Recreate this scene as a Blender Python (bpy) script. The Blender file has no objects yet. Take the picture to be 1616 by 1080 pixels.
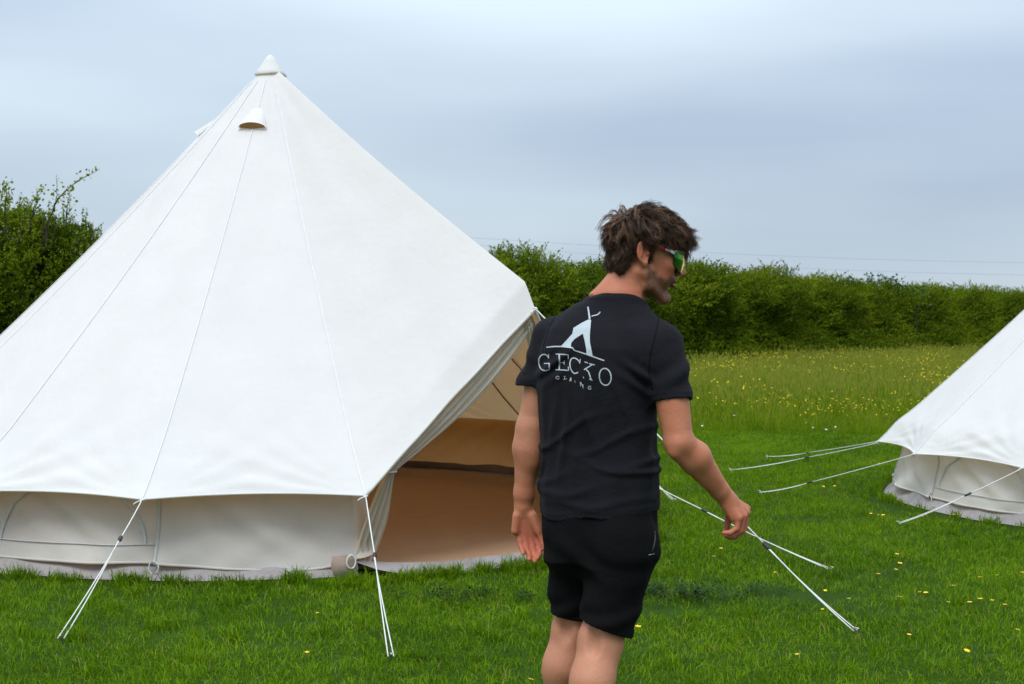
import bpy, bmesh, math, random
import numpy as np
from mathutils import Vector, Matrix
from mathutils.bvhtree import BVHTree

rng = np.random.default_rng(7)
random.seed(7)
SC = bpy.context.scene
COL = SC.collection
R = math.radians

# ------------------------------------------------------------------ camera, sky, sun, exposure
CAM_Z = 1.45
FPX = 2244.4                      # focal length in photograph pixels (50 mm on a 36 mm sensor, 1616 px wide)
PITCH = math.atan(35 / FPX)
cam = bpy.data.cameras.new('camera')
cam.lens = 50; cam.sensor_width = 36; cam.clip_end = 3000; cam.clip_start = 0.05
cam.dof.use_dof = True; cam.dof.focus_distance = 6.0; cam.dof.aperture_fstop = 9.0
camo = bpy.data.objects.new('camera', cam); COL.objects.link(camo)
camo.location = (0, 0, CAM_Z); camo.rotation_euler = (math.pi / 2 - PITCH, 0, 0)
SC.camera = camo

SUN_EL, SUN_AZ = R(58), R(200)    # high, soft, from behind the camera and a little to the left
world = bpy.data.worlds.new('World'); SC.world = world; world.use_nodes = True
wn = world.node_tree.nodes; wl = world.node_tree.links
wn.clear()
def N(t, **kw):
    n = wn.new(t)
    for k, v in kw.items(): setattr(n, k, v)
    return n
w_out = N('ShaderNodeOutputWorld'); w_bg = N('ShaderNodeBackground')
w_sky = N('ShaderNodeTexSky', sky_type='NISHITA', sun_disc=False, sun_elevation=SUN_EL, sun_rotation=SUN_AZ)
w_sky.air_density = 1.0; w_sky.dust_density = 2.0
w_tc = N('ShaderNodeTexCoord')
w_map = N('ShaderNodeMapping'); w_map.inputs['Scale'].default_value = (1.1, 1.1, 5.0); w_map.inputs['Location'].default_value = (7.3, 3.1, 0.1)
w_n1 = N('ShaderNodeTexNoise'); w_n1.inputs['Scale'].default_value = 1.5; w_n1.inputs['Detail'].default_value = 4; w_n1.inputs['Roughness'].default_value = 0.38
w_sep = N('ShaderNodeSeparateXYZ')
wl.new(w_tc.outputs['Generated'], w_map.inputs['Vector']); wl.new(w_map.outputs[0], w_n1.inputs['Vector'])
wl.new(w_tc.outputs['Generated'], w_sep.inputs[0])
w_ramp = N('ShaderNodeValToRGB')
e = w_ramp.color_ramp.elements
e[0].position = 0.34; e[0].color = (4.4, 5.45, 6.85, 1)
e[1].position = 0.66; e[1].color = (6.9, 8.1, 9.0, 1)
wl.new(w_n1.outputs['Fac'], w_ramp.inputs['Fac'])
# an overcast sky grows steadily brighter from the horizon to the zenith
w_el = N('ShaderNodeMapRange'); w_el.inputs['From Min'].default_value = 0.0; w_el.inputs['From Max'].default_value = 1.0
w_el.inputs['To Min'].default_value = 1.0; w_el.inputs['To Max'].default_value = 2.8
wl.new(w_sep.outputs['Z'], w_el.inputs['Value'])
w_mul = N('ShaderNodeMix', data_type='RGBA', blend_type='MULTIPLY'); w_mul.inputs[0].default_value = 1.0
wl.new(w_ramp.outputs[0], w_mul.inputs[6]); wl.new(w_el.outputs[0], w_mul.inputs[7])
w_mix = N('ShaderNodeMix', data_type='RGBA'); w_mix.inputs[0].default_value = 0.90
wl.new(w_sky.outputs[0], w_mix.inputs[6]); wl.new(w_mul.outputs[2], w_mix.inputs[7])
wl.new(w_mix.outputs[2], w_bg.inputs['Color']); w_bg.inputs['Strength'].default_value = 0.065
wl.new(w_bg.outputs[0], w_out.inputs['Surface'])

sun = bpy.data.lights.new('sun', 'SUN'); sun.energy = 1.5; sun.angle = R(28); sun.color = (1.0, 0.97, 0.93)
suno = bpy.data.objects.new('sun', sun); COL.objects.link(suno)
sd = Vector((math.sin(SUN_AZ) * math.cos(SUN_EL), math.cos(SUN_AZ) * math.cos(SUN_EL), math.sin(SUN_EL)))
suno.rotation_euler = sd.to_track_quat('Z', 'Y').to_euler()
suno.location = sd * 50
SC.view_settings.view_transform = 'Standard'; SC.view_settings.look = 'None'
SC.view_settings.exposure = 0.47; SC.view_settings.gamma = 1.0
SC.view_settings.use_curve_mapping = False
SC.render.resolution_x, SC.render.resolution_y = 1024, 684
SC.cycles.max_bounces = 8; SC.cycles.transmission_bounces = 6; SC.cycles.transparent_max_bounces = 6
SC.cycles.use_denoising = True

# ------------------------------------------------------------------ measuring helpers
def P(x, y, Y):
    """the point at depth Y that the photograph shows at pixel (x, y)"""
    cx, cy = (x - 808) / FPX, -(y - 540) / FPX
    c, s = math.cos(PITCH), math.sin(PITCH)
    dy, dz = c + cy * s, -s + cy * c
    k = Y / dy
    return np.array([cx * k, Y, CAM_Z + dz * k])
def G(x, y, z=0.0):
    """the point at height z that the photograph shows at pixel (x, y)"""
    cx, cy = (x - 808) / FPX, -(y - 540) / FPX
    c, s = math.cos(PITCH), math.sin(PITCH)
    dy, dz = c + cy * s, -s + cy * c
    k = (z - CAM_Z) / dz
    return np.array([cx * k, dy * k, z])

# ------------------------------------------------------------------ object helpers
def tag(o, label=None, cat=None, group=None, kind=None):
    if label: o['label'] = label
    if cat: o['category'] = cat
    if group: o['group'] = group
    if kind: o['kind'] = kind
    return o
def empty(name, loc=(0, 0, 0)):
    o = bpy.data.objects.new(name, None); COL.objects.link(o); o.location = loc; o.empty_display_size = 0.1
    return o
def put(name, mesh, mats=None, parent=None, smooth=True):
    """link a mesh given in world coordinates; under a parent the coordinates become local to it"""
    o = bpy.data.objects.new(name, mesh); COL.objects.link(o)
    if mats is not None:
        for m in (mats if isinstance(mats, (list, tuple)) else [mats]): mesh.materials.append(m)
    if smooth and len(mesh.polygons): mesh.polygons.foreach_set('use_smooth', np.ones(len(mesh.polygons), dtype=bool))
    if parent is not None:
        o.parent = parent
        root = parent; off = Vector((0, 0, 0))
        while root is not None: off += root.location; root = root.parent
        if off.length > 0: mesh.transform(Matrix.Translation(-off))
    mesh.update()
    return o
def mesh_np(name, V, faces, mats_idx=None, attrs=None):
    """V (n,3); faces: list of (m,k) int arrays"""
    me = bpy.data.meshes.new(name)
    V = np.asarray(V, dtype=np.float32)
    faces = [np.asarray(f, dtype=np.int32) for f in faces if len(f)]
    me.vertices.add(len(V)); me.vertices.foreach_set('co', V.ravel())
    nl = sum(f.size for f in faces); npoly = sum(len(f) for f in faces)
    me.loops.add(nl); me.polygons.add(npoly)
    if nl:
        me.loops.foreach_set('vertex_index', np.concatenate([f.ravel() for f in faces]))
        tot = np.concatenate([np.full(len(f), f.shape[1], dtype=np.int32) for f in faces])
        st = np.concatenate([[0], np.cumsum(tot)[:-1]]).astype(np.int32)
        me.polygons.foreach_set('loop_start', st); me.polygons.foreach_set('loop_total', tot)
        if mats_idx is not None: me.polygons.foreach_set('material_index', np.asarray(mats_idx, dtype=np.int32))
    me.update(calc_edges=True)
    for k, a in (attrs or {}).items():
        a = np.asarray(a)
        if a.ndim == 2:
            at = me.attributes.new(k, 'FLOAT_VECTOR', 'POINT'); at.data.foreach_set('vector', a.astype(np.float32).ravel())
        elif a.dtype.kind == 'i':
            at = me.attributes.new(k, 'INT', 'POINT'); at.data.foreach_set('value', a.astype(np.int32))
        else:
            at = me.attributes.new(k, 'FLOAT', 'POINT'); at.data.foreach_set('value', a.astype(np.float32))
    return me
def grid_faces(nu, nv, base=0, closed_u=False):
    i, j = np.meshgrid(np.arange(nu if closed_u else nu - 1), np.arange(nv - 1), indexing='ij')
    i = i.ravel(); j = j.ravel(); i2 = (i + 1) % nu
    return base + np.stack([i * nv + j, i2 * nv + j, i2 * nv + j + 1, i * nv + j + 1], 1)
def tube(points, radii, sides=8, cap=True):
    pts = np.asarray(points, float); n = len(pts)
    radii = np.broadcast_to(np.asarray(radii, float), (n,))
    t = np.gradient(pts, axis=0); t /= np.linalg.norm(t, axis=1)[:, None] + 1e-12
    ref = np.array([0, 0, 1.0]) if abs(t[0, 2]) < 0.9 else np.array([1.0, 0, 0])
    a = np.cross(t, ref); a /= np.linalg.norm(a, axis=1)[:, None] + 1e-12
    b = np.cross(t, a)
    th = np.linspace(0, 2 * np.pi, sides, endpoint=False)
    V = pts[:, None] + radii[:, None, None] * (a[:, None] * np.cos(th)[None, :, None] + b[:, None] * np.sin(th)[None, :, None])
    V = V.reshape(-1, 3)
    i, j = np.meshgrid(np.arange(n - 1), np.arange(sides), indexing='ij'); i = i.ravel(); j = j.ravel(); j2 = (j + 1) % sides
    F = np.stack([i * sides + j, i * sides + j2, (i + 1) * sides + j2, (i + 1) * sides + j], 1)
    fs = [F]
    if cap:
        fs += [np.arange(sides)[None, ::-1], ((n - 1) * sides + np.arange(sides))[None]]
    return V, fs
def join(parts):
    Vs, by = [], {}
    off = 0
    for V, fs in parts:
        V = np.asarray(V); Vs.append(V)
        for f in fs:
            f = np.asarray(f)
            if len(f): by.setdefault(f.shape[1], []).append(f + off)
        off += len(V)
    return np.concatenate(Vs), [np.concatenate(v) for v in by.values()]
def snoise(p, f, seed=0, octaves=3):
    """cheap smooth pseudo noise in about [-1, 1]"""
    r = np.random.default_rng(seed); out = 0; amp = 1; tot = 0
    p = np.asarray(p, float)
    for o in range(octaves):
        s = 0
        for k in range(4):
            d = r.normal(size=p.shape[-1]); d /= np.linalg.norm(d)
            s = s + np.sin((p @ d) * f * (0.7 + 0.6 * r.random()) * 2 * np.pi + r.random() * 6.28)
        out = out + amp * s / 2.4; tot += amp; amp *= 0.5; f *= 2.03
    return out / tot

# ------------------------------------------------------------------ materials
def new_mat(name):
    m = bpy.data.materials.new(name); m.use_nodes = True
    nt = m.node_tree; nt.nodes.clear()
    out = nt.nodes.new('ShaderNodeOutputMaterial')
    def n(t, ins=None, **kw):
        x = nt.nodes.new(t)
        for k, v in kw.items(): setattr(x, k, v)
        for k, v in (ins or {}).items():
            s = x.inputs[k]
            if isinstance(v, bpy.types.NodeSocket): nt.links.new(v, s)
            else: s.default_value = v
        return x
    return m, n, out, nt.links
def c4(c): return (c[0], c[1], c[2], 1.0)
def plain(name, col, rough=0.6, var=0.12, scale=40, bump=0.0, metallic=0.0, spec=0.3, sheen=0.0):
    m, n, out, L = new_mat(name)
    geo = n('ShaderNodeNewGeometry')
    nz = n('ShaderNodeTexNoise', {'Vector': geo.outputs['Position'], 'Scale': scale, 'Detail': 4})
    mix = n('ShaderNodeMix', {0: nz.outputs['Fac'], 6: c4([c * (1 - var) for c in col]), 7: c4([min(1, c * (1 + var)) for c in col])}, data_type='RGBA')
    b = n('ShaderNodeBsdfPrincipled', {'Base Color': mix.outputs[2], 'Roughness': rough, 'Metallic': metallic, 'Specular IOR Level': spec})
    if sheen: b.inputs['Sheen Weight'].default_value = sheen
    if bump:
        bp = n('ShaderNodeBump', {'Height': nz.outputs['Fac'], 'Strength': bump, 'Distance': 0.01})
        L.new(bp.outputs[0], b.inputs['Normal'])
    L.new(b.outputs[0], out.inputs[0])
    return m
def canvas(name, col, trans_col, trans=0.25, stain=0.0, stain_col=(0.3, 0.27, 0.24)):
    m, n, out, L = new_mat(name)
    geo = n('ShaderNodeNewGeometry')
    nz = n('ShaderNodeTexNoise', {'Vector': geo.outputs['Position'], 'Scale': 3.0, 'Detail': 5})
    rp = n('ShaderNodeMapRange', {'Value': nz.outputs['Fac'], 'From Min': 0.35, 'From Max': 0.75, 'To Min': 0.0, 'To Max': 1.0})
    mix = n('ShaderNodeMix', {0: rp.outputs[0], 6: c4(col), 7: c4([c * 0.955 for c in col])}, data_type='RGBA')
    colsock = mix.outputs[2]
    if stain:
        n2 = n('ShaderNodeTexNoise', {'Vector': geo.outputs['Position'], 'Scale': 9.0, 'Detail': 6, 'Roughness': 0.65})
        r2 = n('ShaderNodeMapRange', {'Value': n2.outputs['Fac'], 'From Min': 0.5, 'From Max': 0.78, 'To Min': 0.0, 'To Max': stain})
        mx2 = n('ShaderNodeMix', {0: r2.outputs[0], 6: colsock, 7: c4(stain_col)}, data_type='RGBA')
        colsock = mx2.outputs[2]
    fine = n('ShaderNodeTexNoise', {'Vector': geo.outputs['Position'], 'Scale': 260.0, 'Detail': 2})
    mid = n('ShaderNodeTexNoise', {'Vector': geo.outputs['Position'], 'Scale': 11.0, 'Detail': 3})
    add = n('ShaderNodeMath', {0: fine.outputs['Fac'], 1: mid.outputs['Fac']}, operation='MULTIPLY_ADD'); add.inputs[1].default_value = 0.06
    L.new(mid.outputs['Fac'], add.inputs[2])
    bp = n('ShaderNodeBump', {'Height': add.outputs[0], 'Strength': 0.22, 'Distance': 0.02})
    d = n('ShaderNodeBsdfDiffuse', {'Color': colsock, 'Normal': bp.outputs[0]})
    t = n('ShaderNodeBsdfTranslucent', {'Color': c4(trans_col), 'Normal': bp.outputs[0]})
    ms = n('ShaderNodeMixShader', {0: trans, 1: d.outputs[0], 2: t.outputs[0]})
    L.new(ms.outputs[0], out.inputs[0])
    return m
def leafy(name, ramp, trans=0.3, rough=0.55, nscale=0.35, spec=0.25, patch=0.5, dry=None):
    """ramp: three colours by each blade's own tint; world noise shifts the tint in patches"""
    m, n, out, L = new_mat(name)
    at = n('ShaderNodeAttribute', attribute_name='tint')
    geo = n('ShaderNodeNewGeometry')
    nz = n('ShaderNodeTexNoise', {'Vector': geo.outputs['Position'], 'Scale': nscale, 'Detail': 4, 'Roughness': 0.6})
    sub = n('ShaderNodeMath', {0: nz.outputs['Fac'], 1: 0.5}, operation='SUBTRACT')
    ma = n('ShaderNodeMath', {0: sub.outputs[0], 1: patch * 2.2, 2: at.outputs['Fac']}, operation='MULTIPLY_ADD')
    cr = n('ShaderNodeValToRGB', {'Fac': ma.outputs[0]})
    el = cr.color_ramp.elements
    el[0].position = 0.0; el[0].color = c4(ramp[0]); el[1].position = 1.0; el[1].color = c4(ramp[-1])
    for k, c in enumerate(ramp[1:-1]):
        x = el.new((k + 1) / (len(ramp) - 1)); x.color = c4(c)
    col = cr.outputs[0]
    if dry:
        a2 = n('ShaderNodeAttribute', attribute_name='dry')
        mx = n('ShaderNodeMix', {0: a2.outputs['Fac'], 6: col, 7: c4(dry)}, data_type='RGBA'); col = mx.outputs[2]
    b = n('ShaderNodeBsdfPrincipled', {'Base Color': col, 'Roughness': rough, 'Specular IOR Level': spec})
    hs = n('ShaderNodeHueSaturation', {'Hue': 0.49, 'Saturation': 1.05, 'Value': 1.25, 'Color': col})
    t = n('ShaderNodeBsdfTranslucent', {'Color': hs.outputs[0]})
    ms = n('ShaderNodeMixShader', {0: trans, 1: b.outputs[0], 2: t.outputs[0]})
    L.new(ms.outputs[0], out.inputs[0])
    return m

M = {}
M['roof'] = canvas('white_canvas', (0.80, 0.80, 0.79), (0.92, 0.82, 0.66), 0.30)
M['rglow'] = canvas('tan_roof_glow', (0.74, 0.59, 0.43), (0.95, 0.72, 0.47), 0.60)  # warm light through the canvas, put into the colour of an added layer
M['wglow'] = canvas('orange_tan_wall_glow', (0.68, 0.45, 0.27), (0.95, 0.66, 0.40), 0.66)  # orange of light passing the wall, painted on an added inner sheet
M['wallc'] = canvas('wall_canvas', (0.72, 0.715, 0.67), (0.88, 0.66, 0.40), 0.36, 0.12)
M['flap'] = canvas('beige_canvas', (0.76, 0.65, 0.54), (0.7, 0.5, 0.3), 0.15, 0.15)
M['skirt'] = canvas('grey_skirt', (0.34, 0.31, 0.31), (0.3, 0.27, 0.25), 0.05, 0.5, (0.14, 0.115, 0.10))
M['seam'] = plain('seam_thread', (0.71, 0.705, 0.70), 0.9, 0.1)
M['glow_seam'] = plain('dark_tan_glow_layer_seam', (0.20, 0.12, 0.06), 0.9, 0.1)
M['wseam'] = plain('wall_seam_thread', (0.46, 0.47, 0.46), 0.9, 0.15)
M['winline'] = plain('window_zip', (0.50, 0.51, 0.51), 0.8, 0.2)
M['brown'] = plain('brown_lining', (0.33, 0.17, 0.06), 0.9, 0.25, 30)
M['ground_sheet'] = plain('tan_groundsheet', (0.42, 0.265, 0.165), 0.75, 0.1, 6, 0.3, spec=0.2)
M['rope'] = plain('white_rope', (0.66, 0.66, 0.62), 0.8, 0.15, 300, 0.3)
M['black'] = plain('black_plastic', (0.02, 0.022, 0.026), 0.45, 0.2)
M['steel'] = plain('galvanised_steel', (0.45, 0.45, 0.44), 0.4, 0.15, metallic=0.9)
M['leather'] = plain('tan_reinforcement', (0.30, 0.225, 0.18), 0.8, 0.2)
M['grass'] = leafy('lawn_blades', [(0.036, 0.090, 0.001), (0.106, 0.225, 0.002), (0.230, 0.340, 0.006)], 0.30, 0.65, 0.9, 0.09, 0.5, dry=(0.30, 0.25, 0.08))
M['meadow'] = leafy('meadow_blades', [(0.055, 0.125, 0.003), (0.145, 0.245, 0.006), (0.265, 0.330, 0.015)], 0.34, 0.7, 0.22, 0.05, 0.5, dry=(0.26, 0.19, 0.075))
M['hedge'] = leafy('hawthorn_leaves', [(0.028, 0.062, 0.002), (0.112, 0.178, 0.006), (0.300, 0.345, 0.018)], 0.36, 0.6, 0.6, 0.10, 0.75)
M['elder'] = leafy('elder_leaves', [(0.016, 0.045, 0.010), (0.040, 0.090, 0.018), (0.080, 0.140, 0.030)], 0.25, 0.5, 0.5, 0.25, 0.3)
M['weed'] = leafy('weed_leaves', [(0.012, 0.032, 0.003), (0.022, 0.055, 0.006), (0.045, 0.095, 0.010)], 0.2, 0.6, 2.0, 0.1, 0.3)
M['bark'] = plain('hawthorn_bark', (0.060, 0.048, 0.034), 0.9, 0.3, 30, 0.4)
M['core'] = plain('dark_hedge_core', (0.016, 0.021, 0.007), 0.95, 0.4, 5, 0.3, spec=0.0)  # dark solid filling added inside the hedges to block light
M['petal'] = plain('yellow_petal', (0.78, 0.55, 0.012), 0.4, 0.15, 60)
M['wpetal'] = plain('white_petal', (0.72, 0.74, 0.68), 0.6, 0.1, 60)
M['stem'] = plain('flower_stem', (0.05, 0.11, 0.012), 0.6, 0.2)
M['cable'] = plain('power_cable', (0.16, 0.17, 0.19), 0.6, 0.1)

def ground_mat():
    m, n, out, L = new_mat('turf')
    geo = n('ShaderNodeNewGeometry')
    a = n('ShaderNodeTexNoise', {'Vector': geo.outputs['Position'], 'Scale': 0.9, 'Detail': 6, 'Roughness': 0.65})
    b = n('ShaderNodeTexNoise', {'Vector': geo.outputs['Position'], 'Scale': 60.0, 'Detail': 4})
    r1 = n('ShaderNodeMix', {0: a.outputs['Fac'], 6: (0.022, 0.060, 0.003, 1), 7: (0.055, 0.130, 0.006, 1)}, data_type='RGBA')
    r2 = n('ShaderNodeMix', {0: b.outputs['Fac'], 6: (0.018, 0.026, 0.008, 1), 7: r1.outputs[2]}, data_type='RGBA')
    bp = n('ShaderNodeBump', {'Height': b.outputs['Fac'], 'Strength': 0.6, 'Distance': 0.02})
    p = n('ShaderNodeBsdfPrincipled', {'Base Color': r2.outputs[2], 'Roughness': 0.95, 'Normal': bp.outputs[0], 'Specular IOR Level': 0.05})
    L.new(p.outputs[0], out.inputs[0]); return m
M['turf'] = ground_mat()

# ------------------------------------------------------------------ ground
def build_ground():
    xs = np.concatenate([[-1500, -300, -90, -45], np.linspace(-25, 45, 36), [70, 120, 350, 1500]])
    ys = np.concatenate([[-300, -40, -10], np.linspace(0, 70, 36), [100, 200, 600, 2500]])
    X, Yy = np.meshgrid(xs, ys, indexing='ij')
    V = np.stack([X.ravel(), Yy.ravel(), np.zeros(X.size)], 1)
    o = put('ground', mesh_np('ground', V, [grid_faces(len(xs), len(ys))]), M['turf'])
    tag(o, kind='structure')
build_ground()

TENT1 = np.array([-1.786, 10.55]); TENT2 = np.array([5.66, 11.4])
RW1, RW2 = 2.58, 2.46             # radius of the tents' walls
def dirv(phi): return np.array([math.sin(phi), -math.cos(phi)])

# ------------------------------------------------------------------ scatter helper (geometry nodes instances of small tufts)
def scatter(name, variants, pts, rot, scl, mats, parent=None, seed=0):
    """variants: list of (V, faces, attrs{tint,dry}); everything is kept in one mesh and split inside the node tree"""
    pts = np.asarray(pts, float)
    if parent is not None: pts = pts - np.array(parent.location)
    Vs, Fs, var, tint, dry, mi = [pts], {}, [np.zeros(len(pts), int)], [np.zeros(len(pts))], [np.zeros(len(pts))], []
    off = len(pts)
    for k, v in enumerate(variants):
        V, fs, at = v
        Vs.append(V); var.append(np.full(len(V), k + 1)); tint.append(at.get('tint', np.zeros(len(V)))); dry.append(at.get('dry', np.zeros(len(V))))
        for f in fs: Fs.setdefault(f.shape[1], []).append(np.asarray(f) + off)
        off += len(V)
    nV = off
    rotA = np.zeros((nV, 3)); rotA[:len(pts)] = rot
    sclA = np.ones(nV); sclA[:len(pts)] = scl
    me = mesh_np(name, np.concatenate(Vs), [np.concatenate(f) for f in Fs.values()], None,
                 {'variant': np.concatenate(var).astype(int), 'tint': np.concatenate(tint), 'dry': np.concatenate(dry), 'inst_rot': rotA, 'inst_scale': sclA})
    o = put(name, me, mats, None, smooth=False)
    o.parent = parent
    ng = bpy.data.node_groups.new(name + '_scatter', 'GeometryNodeTree')
    ng.interface.new_socket('Geometry', in_out='INPUT', socket_type='NodeSocketGeometry')
    ng.interface.new_socket('Geometry', in_out='OUTPUT', socket_type='NodeSocketGeometry')
    nd, lk = ng.nodes, ng.links
    gi, go = nd.new('NodeGroupInput'), nd.new('NodeGroupOutput')
    def named(nm, dt):
        x = nd.new('GeometryNodeInputNamedAttribute'); x.data_type = dt; x.inputs['Name'].default_value = nm; return x.outputs['Attribute']
    va = named('variant', 'INT')
    def sel(k):
        c = nd.new('FunctionNodeCompare'); c.data_type = 'INT'; c.operation = 'EQUAL'
        lk.new(va, c.inputs[2]); c.inputs[3].default_value = k
        s = nd.new('GeometryNodeSeparateGeometry'); s.domain = 'POINT'
        lk.new(gi.outputs[0], s.inputs[0]); lk.new(c.outputs[0], s.inputs[1]); return s.outputs[0]
    g2i = nd.new('GeometryNodeGeometryToInstance')
    for k in range(len(variants)): lk.new(sel(k + 1), g2i.inputs[0])
    iop = nd.new('GeometryNodeInstanceOnPoints')
    lk.new(sel(0), iop.inputs['Points']); lk.new(g2i.outputs[0], iop.inputs['Instance'])
    iop.inputs['Pick Instance'].default_value = True
    rv = nd.new('FunctionNodeRandomValue'); rv.data_type = 'INT'; rv.inputs[4].default_value = 0; rv.inputs[5].default_value = len(variants) - 1; rv.inputs['Seed'].default_value = seed
    lk.new(rv.outputs[2], iop.inputs['Instance Index'])
    e2r = nd.new('FunctionNodeEulerToRotation'); lk.new(named('inst_rot', 'FLOAT_VECTOR'), e2r.inputs[0]); lk.new(e2r.outputs[0], iop.inputs['Rotation'])
    cmb = nd.new('ShaderNodeCombineXYZ'); sa = named('inst_scale', 'FLOAT')
    for k in range(3): lk.new(sa, cmb.inputs[k])
    lk.new(cmb.outputs[0], iop.inputs['Scale'])
    lk.new(iop.outputs[0], go.inputs[0])
    md = o.modifiers.new('scatter', 'NODES'); md.node_group = ng
    return o

def blades(n, rad, l0, l1, w0, w1, lean, rs, dry_share=0.03, taper=1.0, clump=0):
    r = np.sqrt(rs.random(n)) * rad; a = rs.random(n) * 6.2832
    base = np.stack([r * np.cos(a), r * np.sin(a), np.full(n, -0.004)], 1)
    ang = rs.random(n) * 6.2832
    if clump:                      # neighbours lean the same way
        ang = snoise(base[:, :2], 3.0, clump) * 4.0 + rs.normal(size=n) * 0.7
    ln = l0 + (l1 - l0) * rs.random(n) ** 1.5
    ln *= 1 + 0.30 * snoise(base[:, :2], 4.0, 5 + clump)
    wd = w0 + (w1 - w0) * rs.random(n)
    d = np.stack([np.cos(ang), np.sin(ang), np.zeros(n)], 1)
    lk = np.abs(rs.normal(size=n)) * lean + 0.15 * lean
    fa = rs.random(n) * 6.2832
    side = np.stack([np.cos(fa), np.sin(fa), np.zeros(n)], 1) * wd[:, None] * 0.5
    up = np.array([0, 0, 1.0])
    mid = base + up * (ln * 0.55)[:, None] + d * (ln * lk * 0.30)[:, None]
    tip = base + up * (ln * (1 - 0.30 * np.minimum(lk, 1.8)))[:, None] + d * (ln * lk * 0.95)[:, None]
    V = np.stack([base - side, base + side, mid - side * 0.85 * taper, mid + side * 0.85 * taper, tip], 1).reshape(-1, 3)
    i = np.arange(n) * 5
    t = rs.random(n) * 0.75 + 0.1
    dr = (rs.random(n) < dry_share) * (0.4 + 0.6 * rs.random(n))
    return V, [np.stack([i, i + 1, i + 3, i + 2], 1), np.stack([i + 2, i + 3, i + 4], 1)], {'tint': np.repeat(t, 5), 'dry': np.repeat(dr, 5)}

def hedge_y(X): return 33.5 + 1.2 * X

def nrm3(v): return v / np.linalg.norm(v)
def build_lawn():
    rs = np.random.default_rng(11)
    vs = [blades(900, 0.36, 0.020, 0.055, 0.0024, 0.0046, 0.80, rs, 0.045, clump=k + 1) for k in range(5)]
    gx = np.arange(-8.5, 10.5, 0.37); gy = np.arange(4.2, 19.2, 0.37)
    X, Yy = np.meshgrid(gx, gy); p = np.stack([X.ravel(), Yy.ravel()], 1) + rng.uniform(-0.17, 0.17, (X.size, 2))
    p = p[np.abs(p[:, 0]) < p[:, 1] * 0.40 + 2.0]
    keep = (np.linalg.norm(p - TENT1, axis=1) > RW1 + 0.33) & (np.linalg.norm(p - TENT2, axis=1) > RW2 + 0.33)
    def at_door(q, m):
        v = q - TENT1; a = np.degrees(np.arctan2(v[:, 0], -v[:, 1])); return (a > 15) & (a < 67) & (np.linalg.norm(v, axis=1) < RW1 + m)
    p = p[keep]; p = p[~at_door(p, 0.50)]
    # the trodden dark patch behind the man
    bare = G(1085, 942)[:2]; q = (p - bare) / np.array([0.75, 0.42])
    thin = (np.linalg.norm(q, axis=1) < 1) & (rng.random(len(p)) < 0.5)
    p = p[~thin]
    pts = np.concatenate([p, np.zeros((len(p), 1))], 1)
    rot = np.zeros((len(p), 3)); rot[:, 2] = rng.random(len(p)) * 6.28
    s = 0.82 + 0.25 * rng.random(len(p)) + 0.16 * snoise(p, 0.5, 3)
    tag(scatter('lawn_grass', vs, pts, rot, s, M['grass'], seed=3), 'short bright green mown grass around the tents', 'grass', kind='stuff')
    # a patch of dark low weeds beside the man
    wl_ = []
    for k in range(4):
        parts, tn = [], []
        for j in range(26):
            a = rs.random() * 6.28; b = np.array([math.cos(a), math.sin(a), 0]) * 0.07 * math.sqrt(rs.random()) + [0, 0, rs.uniform(0.03, 0.075)]
            d = nrm3(rs.normal(size=3) * [1, 1, 0.35]); sv_ = np.cross(d, [0, 0, 1.0]); L = rs.uniform(0.014, 0.028)
            parts.append((np.array([b, b + d * L * .5 + sv_ * L * .45, b + d * L, b + d * L * .5 - sv_ * L * .45]), [np.array([[0, 1, 2, 3]])])); tn.append(np.full(4, rs.random() * 0.5))
        V, F = join(parts); wl_.append((V, F, {'tint': np.concatenate(tn)}))
    w_ = rng.normal(size=(70, 2)) * [0.26, 0.13] + bare; w2 = rng.normal(size=(34, 2)) * [0.30, 0.10] + G(760, 935)[:2] + [0, -0.25]
    w_ = np.concatenate([w_, w2]); w_ = w_[np.linalg.norm(w_ - TENT1, axis=1) > RW1 + 0.35]
    rot = np.zeros((len(w_), 3)); rot[:, 2] = rng.random(len(w_)) * 6.28
    tag(scatter('low_weeds', wl_, np.concatenate([w_, np.zeros((len(w_), 1))], 1), rot, 0.5 + 0.5 * rng.random(len(w_)), M['weed'], seed=6), 'dark low weeds in the lawn beside the man', 'weeds', kind='stuff')
    # coarser, darker tufts that mowing left
    vt = [blades(46, 0.06, 0.07, 0.14, 0.0035, 0.007, 0.8, rs, 0.05) for k in range(4)]
    p2 = np.stack([rng.uniform(-8, 9, 900), rng.uniform(4.5, 18.5, 900)], 1)
    k2 = (np.linalg.norm(p2 - TENT1, axis=1) > RW1 + 0.16) & (np.linalg.norm(p2 - TENT2, axis=1) > RW2 + 0.16) & (np.abs(p2[:, 0]) < p2[:, 1] * 0.40 + 1.5)
    p2 = p2[k2]
    # a ragged fringe where the mower cannot reach, along the tent edges
    for c, rw in ((TENT1, RW1), (TENT2, RW2)):
        a = rng.random(240) * 6.2832; rr = rw + 0.17 + 0.06 * rng.random(240)
        p2 = np.concatenate([p2, c + np.stack([rr * np.cos(a), rr * np.sin(a)], 1)])
    p2 = p2[~at_door(p2, 0.33)]
    a = np.radians(rng.uniform(14, 68, 130)); rr = RW1 + 0.30 + 0.16 * rng.random(130); p2 = np.concatenate([p2, TENT1 + np.stack([rr * np.sin(a), -rr * np.cos(a)], 1)])
    rot = np.zeros((len(p2), 3)); rot[:, 2] = rng.random(len(p2)) * 6.28
    tag(scatter('grass_tufts', vt, np.concatenate([p2, np.zeros((len(p2), 1))], 1), rot, 0.45 + 0.45 * rng.random(len(p2)), M['grass'], seed=5), 'longer grass tufts dotted through the mown lawn', 'grass', kind='stuff')
build_lawn()

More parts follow.
